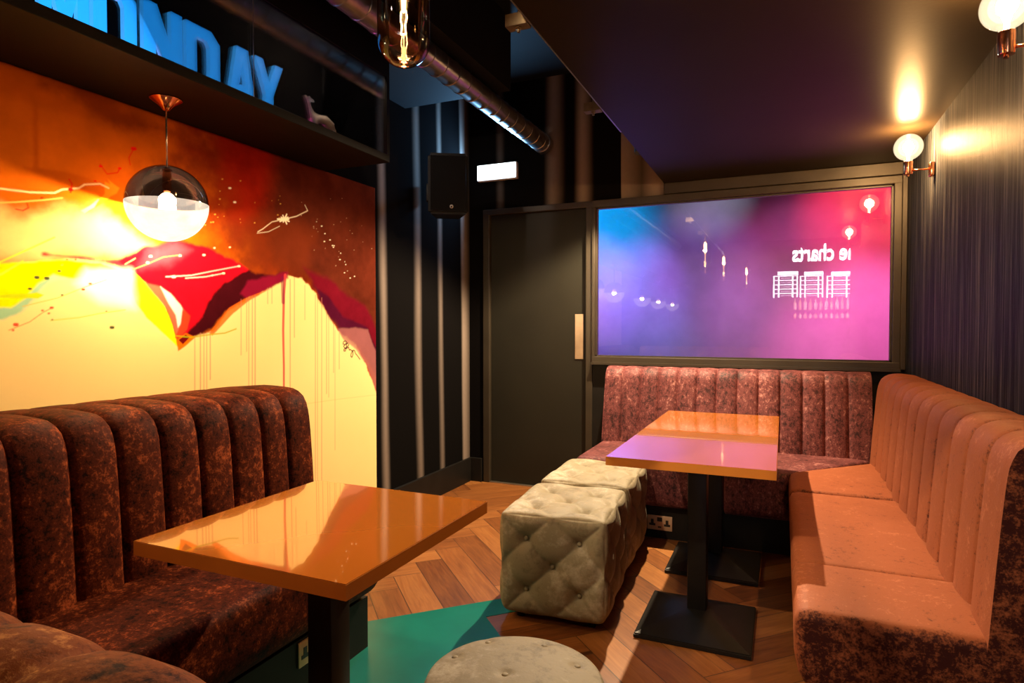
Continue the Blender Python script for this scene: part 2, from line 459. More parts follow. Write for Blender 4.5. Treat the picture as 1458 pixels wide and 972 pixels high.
def swept(profile, s0f, s1f, mapf, r=.022, n=10, m=60, crown=.006):
    """cushion: closed (d, z) profile swept along s; ends are s0f(d), s1f(d); rounded at both ends"""
    P = resample(profile, m, closed=True)
    c = sum(P, Vector((0, 0))) / len(P); nr = []
    area = sum(P[i].x * P[(i + 1) % m].y - P[(i + 1) % m].x * P[i].y for i in range(m))
    for i in range(m):
        t = (P[(i + 1) % m] - P[i - 1]).normalized(); v = Vector((t.y, -t.x)); nr.append(v if area > 0 else -v)
    us = [r * (1 - math.cos(k / 6 * PI / 2)) for k in range(7)]
    L = abs(s1f(c.x) - s0f(c.x))
    seq = [(u, r - math.sqrt(max(0, r * r - (r - u) ** 2))) for u in us] + [(r + (L - 2 * r) * k / n, 0) for k in range(1, n)] + \
          [(L - u, r - math.sqrt(max(0, r * r - (r - u) ** 2))) for u in us[::-1]]
    bm = bm_new(); rows = []
    for u, off in seq:
        t = u / L; row = []
        cz = crown * math.sin(PI * min(1, max(0, t)))
        for i in range(m):
            q = P[i] - nr[i] * off
            q2 = q + Vector((0, cz if nr[i].y > .5 else 0))
            a, b = s0f(q.x), s1f(q.x)
            row.append(bm.verts.new(mapf(a + (b - a) * t, q2.x, q2.y)))
        rows.append(row)
    for A, B in zip(rows, rows[1:]):
        for i in range(m): bm.faces.new((A[i], A[(i + 1) % m], B[(i + 1) % m], B[i]))
    bm.faces.new(rows[0][::-1]); bm.faces.new(rows[-1])
    return bm

# ------------------------------------------------------------------ the room
boxobj('floor', (-2.6, 2.7, -5.2, 4.6, -.06, 0), 'floor', st=True)
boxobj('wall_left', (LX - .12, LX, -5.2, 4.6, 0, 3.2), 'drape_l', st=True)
boxobj('ceiling', (-2.5, 2.7, -5.2, 4.7, 3.15, 3.25), 'ceil_dark', st=True)
boxobj('ceiling_dropped_left', (LX, -1.56, -5.2, 3.55, 2.71, 3.15), 'ceil_dark', st=True)
boxobj('ceiling_low', (LOWX, 2.7, 1.05, BY + .1, LOWC, 2.40), 'ceil_low', st=True)
# right wall ends by the camera
boxobj('wall_right', (RX, RX + .12, 1.02, 4.62, 0, LOWC), 'wall_right', st=True)
boxobj('wall_far_right', (2.6, 2.7, -5.2, 4.6, 0, 3.15), 'black', st=True)
boxobj('wall_near', (LX, 2.6, -5.2, -5.1, 0, 3.15), 'black', st=True)
# back wall: above the frames, below the window
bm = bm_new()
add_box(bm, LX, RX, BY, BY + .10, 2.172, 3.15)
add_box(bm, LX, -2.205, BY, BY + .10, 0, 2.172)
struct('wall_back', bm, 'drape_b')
boxobj('wall_back_lower', (-1.30, RX, BY, BY + .10, 0, .985), 'black', st=True)
# skirting
bm = bm_new(); add_box(bm, LX, LX + .022, 3.21, BY, 0, .19, bev=.004); struct('baseboard_left', bm, 'black')
bm = bm_new(); add_box(bm, LX + .022, -2.215, BY - .022, BY, 0, .19, bev=.004); struct('baseboard_back', bm, 'black')
# door
bm = bm_new()
add_box(bm, -2.205, -2.15, BY - .012, BY + .09, 0, 2.172, bev=.004)
add_box(bm, -1.352, -1.30, BY - .012, BY + .09, 0, 2.172, bev=.004)
add_box(bm, -2.205, -1.30, BY - .014, BY + .09, 2.135, 2.18, bev=.004)
struct('trim_1', bm, 'frame')
bm = bm_new(); add_box(bm, -2.15, -1.352, BY + .025, BY + .07, .008, 2.135, bev=.003)
door = struct('door_1', bm, 'door')
bm = bm_new(); add_box(bm, -1.445, -1.378, BY + .019, BY + .026, 1.005, 1.345, bev=.002); obj('push_plate', bm, 'steel', door)
bm = bm_new(); add_box(bm, -2.15, -1.352, BY - .01, BY + .06, 0, .007); struct('trim_2', bm, 'steel')
# window frame with glass, frame stands proud
bm = bm_new()
wx0, wx1, wz0, wz1 = -1.30, .662, .985, 2.178
gx0, gx1, gz0, gz1 = -1.278, .618, 1.030, 2.128
add_box(bm, wx0, gx0, BY - .03, BY + .08, wz0, wz1, bev=.004)
add_box(bm, gx1, wx1, BY - .03, BY + .08, wz0, wz1, bev=.004)
add_box(bm, wx0, wx1, BY - .031, BY + .08, gz1, wz1, bev=.004)
add_box(bm, wx0, wx1, BY - .031, BY + .08, wz0, gz0, bev=.004)
win = struct('window_1', bm, 'frame')
bm = bm_new()
for a in ((gx0, gx0 + .010, gz0, gz1), (gx1 - .010, gx1, gz0, gz1)): add_box(bm, a[0], a[1], BY + .0, BY + .03, a[2], a[3])
add_box(bm, gx0, gx1, BY, BY + .03, gz0, gz0 + .01); add_box(bm, gx0, gx1, BY, BY + .03, gz1 - .01, gz1)
obj('glazing_bead', bm, 'frame', win)
GY = 4.50
bm = bm_new(); vs = [bm.verts.new(p) for p in ((gx0, GY, gz0), (gx1, GY, gz0), (gx1, GY, gz1), (gx0, GY, gz1))]; bm.faces.new(vs)
obj('glass_pane', bm, 'glass', win)
# timber header between window frame and low ceiling
bm = bm_new(); add_box(bm, LOWX, RX, BY - .018, BY + .001, 2.184, LOWC, bev=.004); struct('trim_3', bm, 'frame')
bm = bm_new(); add_box(bm, wx1, RX, BY - .03, BY, .985, 2.19, bev=.003); struct('trim_4', bm, 'frame')
# shelf ledge below window
boxobj('trim_5', (wx0, wx1, BY - .05, BY - .02, .972, .99), 'frame', st=True)

# ------------------------------------------------------------------ party room behind the glass (white walls washed with coloured light)
YB = 6.7
bm = bm_new()
add_box(bm, -3.0, 2.2, YB, YB + .1, 0, 3.0)
struct('wall_party_back', bm, 'white_paint')
boxobj('wall_party_left', (-3.1, -3.0, BY + .11, YB, 0, 3.0), 'white_paint', st=True)
boxobj('wall_party_right', (2.2, 2.3, BY + .11, YB, 0, 3.0), 'white_paint', st=True)
boxobj('floor_party', (-3.1, 2.3, BY + .11, YB, -.05, 0), 'ceil_dark', st=True)
boxobj('ceiling_party', (-3.1, 2.3, BY + .11, YB, 3.0, 3.1), 'ceil_dark', st=True)
spots = [((848, 330), (-2.2, 4.9), (0.0, .36, 1.0), 330, 50),
         ((835, 410), (-1.9, 5.0), (.36, .14, 1.0), 330, 40),
         ((905, 420), (-1.2, 5.0), (.36, .14, 1.0), 210, 38),
         ((1010, 280), (-.5, 4.95), (.60, .55, .85), 75, 34),
         ((1240, 300), (.8, 4.95), (1.0, .03, .10), 300, 46),
         ((1130, 400), (.1, 4.95), (.80, .07, .45), 120, 56),
         ((1225, 505), (.9, 4.95), (1.0, .13, .52), 520, 46),
         ((1080, 515), (0, 4.95), (.55, .16, .60), 130, 46),
         ((900, 520), (-1.5, 5.0), (.06, .26, .75), 150, 44),
         ((985, 400), (-.7, 4.95), (.34, .14, .70), 120, 52),
         ((1000, 500), (-.6, 4.95), (.28, .16, .62), 90, 46)]
for (u, v), (sx, sy), c, p, ang in spots:
    tg = at(u, v, y=YB)
    lamp('SPOT', 'party_wash_light', (sx, sy, 2.75), p * .55, c, .05, target=tg, spot=ang, blend=1.0)

# ------------------------------------------------------------------ mural on the left wall
def build_mural():
    y0, y1, z0, z1 = -.6, 3.197, 0.0, SOF
    ys = np.concatenate([np.arange(y0, 1.12, .02), np.arange(1.12, y1 - .0034, .0034), [y1]])
    zs = np.concatenate([np.arange(z0, .40, .02), np.arange(.40, z1 - .0034, .0034), [z1]])
    Y, Z = np.meshgrid(ys, zs, indexing='ij')
    W = lambda pts: np.array([[p.y, p.z] for p in (at(u, v, x=LX) for u, v in pts)])
    rng = np.random.RandomState(3)
    def vnoise(a, b, sc, seed):
        r = np.random.RandomState(seed); G = r.rand(97, 97)
        x = a * sc + 50; y = b * sc + 50
        i = np.floor(x).astype(int); j = np.floor(y).astype(int); fx = x - i; fy = y - j
        fx = fx * fx * (3 - 2 * fx); fy = fy * fy * (3 - 2 * fy)
        g = lambda p, q: G[p % 97, q % 97]
        return (g(i, j) * (1 - fx) + g(i + 1, j) * fx) * (1 - fy) + (g(i, j + 1) * (1 - fx) + g(i + 1, j + 1) * fx) * fy
    def fbm(sc, seed, o=5, st=(1, 1)):
        t = 0; w = 0
        for k in range(o):
            t = t + vnoise(Y * st[0], Z * st[1], sc * 2 ** k, seed + k) * .55 ** k; w += .55 ** k
        return t / w - .5
    n1, n2, n3, n4 = fbm(3, 1), fbm(8, 11), fbm(25, 21), fbm(6, 41)
    def sd(poly):
        P = W(poly); d = np.full(Y.shape, 1e9); ins = np.zeros(Y.shape, bool)
        for a, b in zip(P, np.roll(P, -1, 0)):
            e = b - a; w0 = Y - a[0]; w1 = Z - a[1]
            t = np.clip((w0 * e[0] + w1 * e[1]) / (e @ e + 1e-12), 0, 1)
            d = np.minimum(d, (w0 - e[0] * t) ** 2 + (w1 - e[1] * t) ** 2)
            cr = ((a[1] > Z) != (b[1] > Z)) & (Y < (b[0] - a[0]) * (Z - a[1]) / (b[1] - a[1] + 1e-12) + a[0])
            ins ^= cr
        return np.where(ins, -1, 1) * np.sqrt(d)
    C = np.empty(Y.shape + (3,))
    lin = lambda c: np.array(S(c)[:3])
    C[:] = lin((238, 207, 138)); C *= (1 + .05 * n1 + .03 * n2)[..., None]
    MK = {'m': 1.0}
    def paint(poly, col, soft=.02, rag=.05, alpha=1.0, vary=.12, nn=None, mask=False, keep=False):
        nn = n2 if nn is None else nn
        d = sd(poly) + nn * rag + n3 * rag * .35
        m = np.clip(.5 - d / soft, 0, 1); m = m * m * (3 - 2 * m) * alpha
        if keep: MK['m'] = m
        if mask: m = m * MK['m']
        cc = lin(col) * (1 + vary * 2 * n4 + vary * n3)[..., None]
        C[:] = C * (1 - m[..., None]) + cc * m[..., None]
    L = -260
    lower = [(L, 372), (0, 378), (60, 372), (120, 366), (165, 376), (195, 388), (222, 420), (240, 462), (251, 497), (262, 488), (280, 476), (302, 470), (322, 444), (350, 425), (385, 408),
             (408, 391), (428, 396), (448, 418), (466, 450), (480, 470), (505, 490), (520, 520), (530, 548), (536, 566)]
    paint([(L, 40)] + lower + [(545, 566), (545, 220), (430, 190), (300, 120)], (178, 84, 12), .012, .02, nn=n3, vary=.25, keep=True)
    # orange above, browner and redder towards the far end
    paint([(300, 130), (250, 180), (240, 240), (300, 330), (360, 420), (545, 470), (545, 200)], (120, 42, 14), .30, .25, vary=.38, mask=True)
    paint([(L, 300), (140, 300), (230, 360), (150, 372), (L, 372)], (232, 190, 120), .10, .08, 1.0, mask=True)  # pendant lamp's glow on the wall, painted in as pale cream
    paint([(300, 150), (345, 175), (400, 200), (390, 300), (340, 330), (310, 260)], (158, 22, 12), .30, .22, .75, .3, mask=True)
    paint([(395, 195), (545, 235), (545, 520), (500, 470), (450, 400), (400, 380), (370, 330)], (84, 34, 22), .14, .14, .9, .4, mask=True)
    paint([(60, 120), (110, 120), (160, 150), (210, 170), (260, 195), (230, 190), (180, 190), (150, 175), (110, 140)], (120, 44, 12), .07, .08, .75, .3)
    paint([(300, 320), (380, 300), (450, 330), (440, 380), (400, 390), (350, 380)], (112, 44, 20), .1, .1, .6, mask=True)
    # magenta line above the yellow
    paint([(60, 362), (110, 362), (150, 368), (190, 372), (200, 392), (160, 378), (110, 372)], (170, 40, 50), .02, .03)
    # red sheet
    red = [(168, 372), (205, 352), (245, 340), (290, 350), (330, 368), (352, 385), (345, 410), (320, 430), (296, 452), (270, 482), (256, 478), (246, 450), (232, 425), (205, 402), (186, 388)]
    paint(red, (214, 14, 34), .02, .035, vary=.22)
    paint([(215, 350), (250, 344), (270, 356), (240, 380), (200, 380)], (214, 80, 100), .05, .05, .7)  # pink where the lamp lights the red, put into the paint
    # dark purple fringe
    paint([(352, 385), (380, 392), (405, 388), (408, 396), (380, 412), (345, 425), (318, 446), (300, 470), (276, 478), (256, 486), (268, 470), (285, 450), (300, 420), (318, 402)], (58, 10, 18), .02, .03, vary=.3)
    paint([(352, 400), (408, 386), (408, 396), (380, 412), (350, 424), (340, 418)], (132, 18, 50), .02, .03, .8)
    paint([(430, 380), (470, 400), (520, 440), (536, 470), (536, 520), (515, 488), (490, 474), (470, 452), (450, 418)], (104, 16, 32), .04, .05, vary=.3)
    paint([(446, 408), (462, 420), (486, 450), (520, 466), (536, 500), (536, 540), (510, 495), (484, 474), (468, 452)], (64, 14, 40), .025, .03, .85, .3)
    paint([(478, 468), (500, 466), (522, 470), (533, 500), (535, 560), (520, 520), (505, 496), (488, 484)], (150, 92, 92), .015, .02, .8)
    # white gap and swoosh, yellow wing
    paint([(183, 384), (198, 398), (212, 410), (232, 436), (243, 462), (251, 494), (240, 484), (222, 466), (206, 452), (192, 432), (184, 408)], (236, 226, 20), .008, .015)
    paint([(206, 404), (226, 408), (246, 424), (258, 444), (258, 462), (250, 480), (244, 462), (236, 440)], (200, 96, 74), .012, .015)
    paint([(226, 408), (240, 418), (254, 434), (261, 446), (257, 458), (251, 466), (248, 448), (238, 432)], (246, 226, 214), .010, .008)
    paint([(258, 440), (268, 450), (264, 468), (252, 484), (247, 480), (255, 462)], (220, 60, 34), .010, .010)
    paint([(249, 484), (262, 474), (276, 480), (262, 492), (251, 500)], (224, 104, 10), .006, .008)
    paint([(252, 484), (262, 476), (268, 480), (258, 490)], (96, 12, 18), .006, .006)
    paint([(295, 474), (305, 462), (324, 438), (350, 424), (380, 412), (352, 428), (330, 446), (310, 468), (300, 478)], (224, 96, 24), .008, .008, .9)
    # yellow cloud with green underside
    paint([(L, 470), (0, 455), (30, 440), (48, 422), (66, 404), (88, 398), (60, 380), (0, 420), (L, 430)], (150, 190, 150), .015, .03)
    paint([(L, 374), (40, 374), (90, 368), (140, 374), (166, 384), (130, 388), (102, 398), (74, 392), (52, 404), (34, 424), (12, 438), (L, 460)], (244, 226, 0), .012, .02)
    paint([(L, 418), (0, 420), (36, 418), (50, 416), (60, 420), (52, 425), (20, 424), (L, 424)], (184, 200, 20), .006, .004)
    paint([(184, 386), (120, 382), (104, 404), (140, 430), (190, 440)], (250, 244, 224), .05, .02, .9)  # second pool of lamp glow, painted in as near white
    # splash star
    paint([(146, 258), (154, 262), (150, 254), (160, 262), (168, 268), (164, 276), (156, 280), (140, 292), (120, 304), (130, 294), (146, 276)], (206, 120, 20), .008, .01)
    paint([(112, 300), (126, 292), (138, 284), (132, 296), (118, 304)], (210, 160, 120), .006, .01)
    def stroke(pts, col, w, alpha=1.0, taper=False):
        P = W(pts); m = np.zeros(Y.shape)
        for k, (a, b) in enumerate(zip(P, P[1:])):
            lo, hi = np.minimum(a, b) - .03, np.maximum(a, b) + .03
            ii = np.where((ys >= lo[0]) & (ys <= hi[0]))[0]; jj = np.where((zs >= lo[1]) & (zs <= hi[1]))[0]
            if not len(ii) or not len(jj): continue
            sl = np.ix_(ii, jj); e = b - a; w0 = Y[sl] - a[0]; w1 = Z[sl] - a[1]
            t = np.clip((w0 * e[0] + w1 * e[1]) / (e @ e + 1e-12), 0, 1)
            d = np.hypot(w0 - e[0] * t, w1 - e[1] * t)
            ww = w * (1 - .5 * (k + t) / len(P)) if taper else w
            m[sl] = np.maximum(m[sl], np.clip(.5 - (d - ww / 2) / .0034, 0, 1))
        m *= alpha
        C[:] = C * (1 - m[..., None]) + lin(col) * m[..., None]
    # drips
    pr = (176, 104, 92)
    for x, a, b, w in ((275, 478, 640, .004), (283, 474, 650, .005), (288, 474, 640, .004), (292, 474, 600, .004), (297, 474, 540, .005), (341, 426, 505, .004), (349, 424, 500, .004),
                       (352, 424, 550, .004), (357, 422, 580, .005), (361, 420, 590, .006), (411, 398, 640, .006), (417, 396, 480, .005), (379, 410, 432, .004), (385, 410, 432, .004),
                       (432, 406, 455, .004), (447, 420, 700, .005), (450, 424, 690, .004), (456, 424, 700, .005), (463, 444, 560, .005), (466, 450, 565, .004), (473, 460, 530, .005), (481, 474, 525, .005),
                       (475, 470, 640, .0035)):
        stroke([(x, a), (x, b)], pr, w, .7)
    stroke([(404, 392), (402, 420), (401, 470), (402, 520), (402, 572)], (186, 60, 66), .019, .9, True)
    stroke([(400, 396), (401, 430)], (110, 20, 60), .022, .7)
    # flung lines
    cr = (240, 222, 190)
    stroke([(-40, 266), (0, 269), (40, 274), (75, 275), (86, 270), (110, 268), (118, 263), (140, 262), (152, 268)], (226, 200, 150), .006, .8)
    stroke([(-40, 290), (20, 288), (60, 285), (86, 282)], (226, 180, 90), .005, .7)
    stroke([(-60, 400), (0, 372), (40, 354), (75, 338)], (252, 220, 60), .006, .8); stroke([(-60, 412), (0, 390), (30, 372)], (252, 220, 60), .006, .8)
    stroke([(403, 312), (385, 316), (372, 326), (365, 330)], cr, .004, .8); stroke([(403, 312), (420, 308), (436, 300), (432, 292)], cr, .005, .8)
    stroke([(396, 322), (380, 330), (364, 332)], cr, .003, .7)
    for a in range(10):
        th = a * PI / 5; rr = 6 + (a % 3) * 2; stroke([(403, 312), (403 + rr * math.cos(th), 312 + rr * .7 * math.sin(th))], cr, .010, 1, True)
    stroke([(234, 394), (270, 392), (300, 386), (337, 379)], (250, 200, 190), .005, .9); stroke([(262, 396), (290, 394), (316, 389)], (250, 200, 190), .005, .9)
    stroke([(186, 384), (207, 376), (230, 366), (254, 363)], (240, 170, 90), .004, .9); stroke([(176, 376), (190, 368)], (240, 200, 120), .004)
    stroke([(30, 436), (80, 424), (120, 408), (150, 398)], (210, 170, 60), .003, .8)
    stroke([(70, 456), (110, 452), (140, 446), (176, 441)], (190, 180, 30), .004, .7)
    stroke([(10, 470), (40, 458), (58, 445), (72, 438)], (200, 80, 40), .003, .7)
    stroke([(248, 478), (270, 480), (298, 476), (318, 474), (334, 468)], (150, 150, 20), .006, .9)
    stroke([(183, 235), (181, 225), (188, 212)], (190, 20, 10), .004, .9)
    stroke([(140, 234), (150, 248), (165, 246), (168, 240)], (180, 20, 10), .004, .9)
    stroke([(20, 298), (30, 300), (38, 296), (36, 290)], (190, 20, 10), .004, .8); stroke([(96, 256), (100, 262), (98, 274)], (190, 20, 10), .006, .8)
    def dot(u, v, r, col): stroke([(u - r * .35, v), (u + r * .35, v)], col, r * .0035 * .8)
    for u, v, r in ((188, 212, 5), (141, 237, 3), (168, 240, 3), (98, 270, 4), (133, 258, 2), (57, 282, 2)): dot(u, v, r, (200, 18, 12))
    for u, v, r in ((325, 268, 3), (332, 288, 3), (245, 394, 4), (316, 389, 3), (338, 379, 3), (288, 363, 3), (303, 353, 2), (254, 364, 3), (212, 365, 3), (208, 374, 3), (325, 352, 2), (300, 392, 2)): dot(u, v, r, cr)
    for k in range(26):
        dot(rng.uniform(420, 530), rng.uniform(290, 400) - 10, rng.uniform(.5, 1.3), (190, 150, 120))
    for k in range(16): dot(452 + k * 3.4 + rng.uniform(-5, 5), 322 + k * 5 + rng.uniform(-8, 8), rng.uniform(.8, 2.0), cr)
    for k in range(26): dot(rng.uniform(270, 400), rng.uniform(250, 330), rng.uniform(.6, 1.8), (214, 160, 70))
    for u, v, r in ((64, 396, 4), (50, 395, 4), (82, 386, 3), (86, 377, 2), (40, 411, 3), (86, 420, 2), (157, 466, 4), (105, 370, 2), (93, 370, 2), (72, 455, 1.6), (149, 443, 1.6)): dot(u, v, r, (70, 76, 40))
    for u, v, r in ((116, 412, 3), (126, 404, 3), (71, 438, 3), (58, 442, 2), (20, 462, 4), (16, 470, 2), (67, 446, 2)): dot(u, v, r, (200, 80, 50))
    # signature scribble
    sg = (60, 10, 30)
    sc = lambda pts: [(470 + a / 24.3, 480 + b / 24.3) for a, b in pts]
    for pts in ([(560, 190), (470, 250), (400, 230), (410, 160), (470, 125), (520, 160), (480, 260), (420, 300), (440, 350), (520, 380), (590, 350)],
                [(560, 200), (520, 260), (520, 360)], [(600, 220), (590, 290), (540, 320)], [(500, 370), (430, 420), (430, 470), (480, 470), (500, 400), (540, 340)],
                [(590, 350), (620, 440), (660, 420), (700, 470), (760, 450), (800, 460), (830, 560), (900, 640), (985, 760)],
                [(740, 470), (680, 560), (670, 660), (710, 690), (740, 600), (740, 480)]):
        stroke(sc(pts), sg, .0062, .95)
    stroke([(430, 575), (480, 568), (532, 562)], (170, 140, 80), .003, .35)
    # the board itself
    nY, nZ = Y.shape
    V = np.empty((nY * nZ, 3)); V[:, 0] = LX + .010; V[:, 1] = Y.ravel(); V[:, 2] = Z.ravel()
    idx = np.arange(nY * nZ).reshape(nY, nZ)
    Q = np.stack([idx[:-1, :-1], idx[1:, :-1], idx[1:, 1:], idx[:-1, 1:]], -1).reshape(-1, 4)
    # side edges give the board its thickness
    extra = []; ev = []
    ring = list(idx[:, 0]) + list(idx[-1, 1:]) + list(idx[-2::-1, -1]) + list(idx[0, -2:0:-1])
    base = len(V); rv = V[ring].copy(); rv[:, 0] = LX + .001
    V = np.vstack([V, rv]); m = len(ring)
    E = np.array([[ring[i], base + i, base + (i + 1) % m, ring[(i + 1) % m]] for i in range(m)])
    Q = np.vstack([Q, E])
    me = bpy.data.meshes.new('mural')
    me.vertices.add(len(V)); me.vertices.foreach_set('co', V.ravel().astype(np.float32))
    me.loops.add(Q.size); me.loops.foreach_set('vertex_index', Q.ravel().astype(np.int32))
    me.polygons.add(len(Q)); me.polygons.foreach_set('loop_start', (np.arange(len(Q)) * 4).astype(np.int32))
    me.update(calc_edges=True)
    ca = me.color_attributes.new('paint', 'FLOAT_COLOR', 'POINT')
    cc = np.ones((len(V), 4), np.float32); cc[:nY * nZ, :3] = np.clip(C, 0, 1).reshape(-1, 3); cc[nY * nZ:, :3] = .02
    ca.data.foreach_set('color', cc.ravel())
    q = N('mural paint'); at_ = q.n('ShaderNodeAttribute', attribute_name='paint')
    g = q.noise(q.coord(), 90, 4, .6)
    q.bsdf(Base_Color=at_.outputs['Color'], Roughness=.8, Specular_IOR_Level=0.0, Normal=q.bump(g, .12, .002))
    me.materials.append(q.m)
    o = bpy.data.objects.new('mural', me); COL.objects.link(o)
    tag(o, 'hand painted abstract mural of dripping red, orange and yellow paint covering the left wall', 'mural')
build_mural()

# ------------------------------------------------------------------ bulkhead shelf with glass display above
FX = -1.893
sh = thing('display_shelf', 'long black boxed-in shelf with a glass front running above the mural', 'display shelf', (LX, 2.735, SOF))
def L_(x0, x1, y0, y1, z0, z1): return (x0 - LX, x1 - LX, y0 - 2.735, y1 - 2.735, z0 - SOF, z1 - SOF)
YS = -.8
bm = bm_new(); add_box(bm, *L_(LX + .001, FX, YS, 2.735, SOF, 2.145), bev=.003); obj('ledge_board', bm, 'blackwood', sh)
bm = bm_new(); add_box(bm, *L_(FX - .02, FX, YS, 2.735, 2.545, 2.709)); obj('top_rail', bm, 'blackwood', sh)
bm = bm_new(); add_box(bm, *L_(FX - .022, FX, 2.712, 2.735, 2.145, 2.545)); obj('corner_post', bm, 'blackwood', sh)
bm = bm_new(); add_box(bm, *L_(FX - .012, FX - .006, YS, 2.712, 2.146, 2.545)); obj('glass_pane', bm, 'vitrine_glass', sh)
bm = bm_new(); add_box(bm, *L_(LX + .01, FX - .022, 2.722, 2.728, 2.146, 2.709)); obj('glass_pane', bm, 'vitrine_glass', sh)
for y_ in (1.83, .9, .0):
    bm = bm_new(); add_box(bm, *L_(FX - .0055, FX - .004, y_, y_ + .003, 2.146, 2.545)); obj('glass_joint', bm, 'zinc', sh)
bm = bm_new(); add_box(bm, *L_(LX + .004, LX + .012, YS, 2.71, 2.15, 2.165)); obj('strip_light', bm, 'led_purple', sh)

sg_ = lamp('AREA', 'strip_glow', (.03, -1.3, .075), 1.6, (.8, .08, .38), parent=sh, area=(2.4, .02))
sg_.rotation_euler = Matrix(((0, 0, -1), (1, 0, 0), (0, -1, 0))).to_euler()
lamp('POINT', 'figurine_fill_glow', (.37, -.30, .53), 12, (1.0, .78, .6), .01, parent=sh)  # added fill light for the figurine, hidden behind the top rail
# letters standing on the shelf
def letter(ch, yc, label, w=.148, h=.243, d=.045):
    cu = bpy.data.curves.new('glyph', 'FONT'); cu.body = ch; cu.size = 1; cu.extrude = .5; cu.offset = .012
    tmp = bpy.data.objects.new('glyph', cu); COL.objects.link(tmp)
    dg = bpy.context.evaluated_depsgraph_get(); me = bpy.data.meshes.new_from_object(tmp.evaluated_get(dg)); bpy.data.objects.remove(tmp)
    return me
def poly_letter(ch):
    """block capitals as outlines on a 1 x 1 cell (u across, v up); returns loops"""
    if ch == 'M': return [[(0, 0), (.24, 0), (.24, .56), (.42, .12), (.58, .12), (.76, .56), (.76, 0), (1, 0), (1, 1), (.76, 1), (.5, .42), (.24, 1), (0, 1)]]
    if ch == 'N': return [[(0, 0), (.30, 0), (.30, .52), (.68, 0), (1, 0), (1, 1), (.70, 1), (.70, .46), (.34, 1), (0, 1)]]
    if ch == 'A': return [[(0, 0), (.26, 0), (.31, .20), (.69, .20), (.74, 0), (1, 0), (.70, 1), (.30, 1)], [(.38, .38), (.62, .38), (.5, .78)]]
    if ch == 'Y': return [[(.36, 0), (.64, 0), (.64, .42), (1, 1), (.72, 1), (.5, .62), (.28, 1), (0, 1), (.36, .42)]]
    if ch == 'O': return [[(.2, 0), (.8, 0), (1, .14), (1, .86), (.8, 1), (.2, 1), (0, .86), (0, .14)], [(.36, .2), (.64, .2), (.70, .28), (.70, .72), (.64, .8), (.36, .8), (.30, .72), (.30, .28)]]
    if ch == 'D': return [[(0, 0), (.74, 0), (1, .16), (1, .84), (.74, 1), (0, 1)], [(.30, .18), (.60, .18), (.68, .26), (.68, .74), (.60, .82), (.30, .82)]]
for ch, a, b, lab in (('M', 1.150, 1.296, 'blue lit block letter M, first of the word MONDAY on the shelf'), ('O', 1.309, 1.456, 'blue lit block letter O between the M and the N on the shelf'),
                      ('N', 1.481, 1.632, 'blue lit block letter N in the middle of MONDAY on the shelf'), ('D', 1.649, 1.800, 'blue lit block letter D between the N and the A on the shelf'),
                      ('A', 1.838, 1.985, 'blue lit block letter A between the D and the Y on the shelf'), ('Y', 1.978, 2.135, 'blue lit block letter Y, last of the word MONDAY on the shelf')):
    bm = bm_new(); h = .245
    loops = poly_letter(ch); edges = []
    for lp in loops:
        vs = [bm.verts.new((0, u * (b - a), v * h)) for u, v in lp]
        edges += [bm.edges.new((vs[i], vs[(i + 1) % len(vs)])) for i in range(len(vs))]
    r = bmesh.ops.triangle_fill(bm, use_beauty=True, edges=edges)
    fs = [g for g in r['geom'] if isinstance(g, bmesh.types.BMFace)]
    ex = bmesh.ops.extrude_face_region(bm, geom=fs)
    bmesh.ops.translate(bm, vec=(.020, 0, 0), verts=[g for g in ex['geom'] if isinstance(g, bmesh.types.BMVert)])
    o = obj('display_letter', bm, 'blue_letter', None, False, (-2.060, a, 2.1455)); o.data.materials.append(M['blue_side'])
    for f_ in o.data.polygons:
        if abs(f_.normal.x) < .5: f_.material_index = 1
    tag(o, lab, 'letter', 'blue letters spelling MONDAY')

# silver deer figurine
def skin_obj(name, pts, edges, radii, mat, parent=None, loc=(0, 0, 0), sub=2):
    me = bpy.data.meshes.new(name); me.from_pydata(pts, edges, []); o = bpy.data.objects.new(name, me); COL.objects.link(o)
    o.location = loc
    sk = o.modifiers.new('skin', 'SKIN'); su = o.modifiers.new('sub', 'SUBSURF'); su.levels = su.render_levels = sub
    for v, r in zip(me.skin_vertices[0].data, radii): v.radius = (r, r)
    me.skin_vertices[0].data[0].use_root = True
    me.materials.append(M[mat])
    if parent: o.parent = parent
    dg = bpy.context.evaluated_depsgraph_get(); m2 = bpy.data.meshes.new_from_object(o.evaluated_get(dg))
    o.modifiers.clear(); o.data = m2; m2.polygons.foreach_set('use_smooth', [True] * len(m2.polygons))
    return o
dp = [(0, .17, .10), (0, .12, .095), (0, .075, .088), (0, .055, .105), (0, .040, .135), (0, .035, .160), (0, .052, .166), (0, .072, .162),     # 0-7 hip..chest..neck..head..muzzle
      (.0, .185, .085), (.014, .20, .055), (.014, .18, .032), (.014, .195, .0),                                                           # hind leg 8-11
      (-.014, .195, .05), (-.014, .165, .03), (-.014, .17, .0),                                                                           # other hind 12-14
      (.014, .065, .062), (.014, .045, .035), (.014, .075, .018), (.014, .10, .006),                                                       # folded front 15-18
      (-.014, .07, .055), (-.014, .06, .028), (-.014, .062, .0),                                                                           # other front 19-21
      (.014, .024, .172), (-.014, .026, .182), (0, .200, .102)]
de = [(0, 1), (1, 2), (2, 3), (3, 4), (4, 5), (5, 6), (6, 7), (0, 8), (8, 9), (9, 10), (10, 11), (8, 12), (12, 13), (13, 14), (2, 15), (15, 16), (16, 17), (17, 18), (2, 19), (19, 20), (20, 21), (5, 22), (5, 23), (8, 24)]
dr = [.024, .021, .020, .012, .0065, .0065, .008, .004, .020, .012, .006, .005, .012, .006, .005, .013, .007, .005, .004, .012, .006, .005, .005, .005, .004]
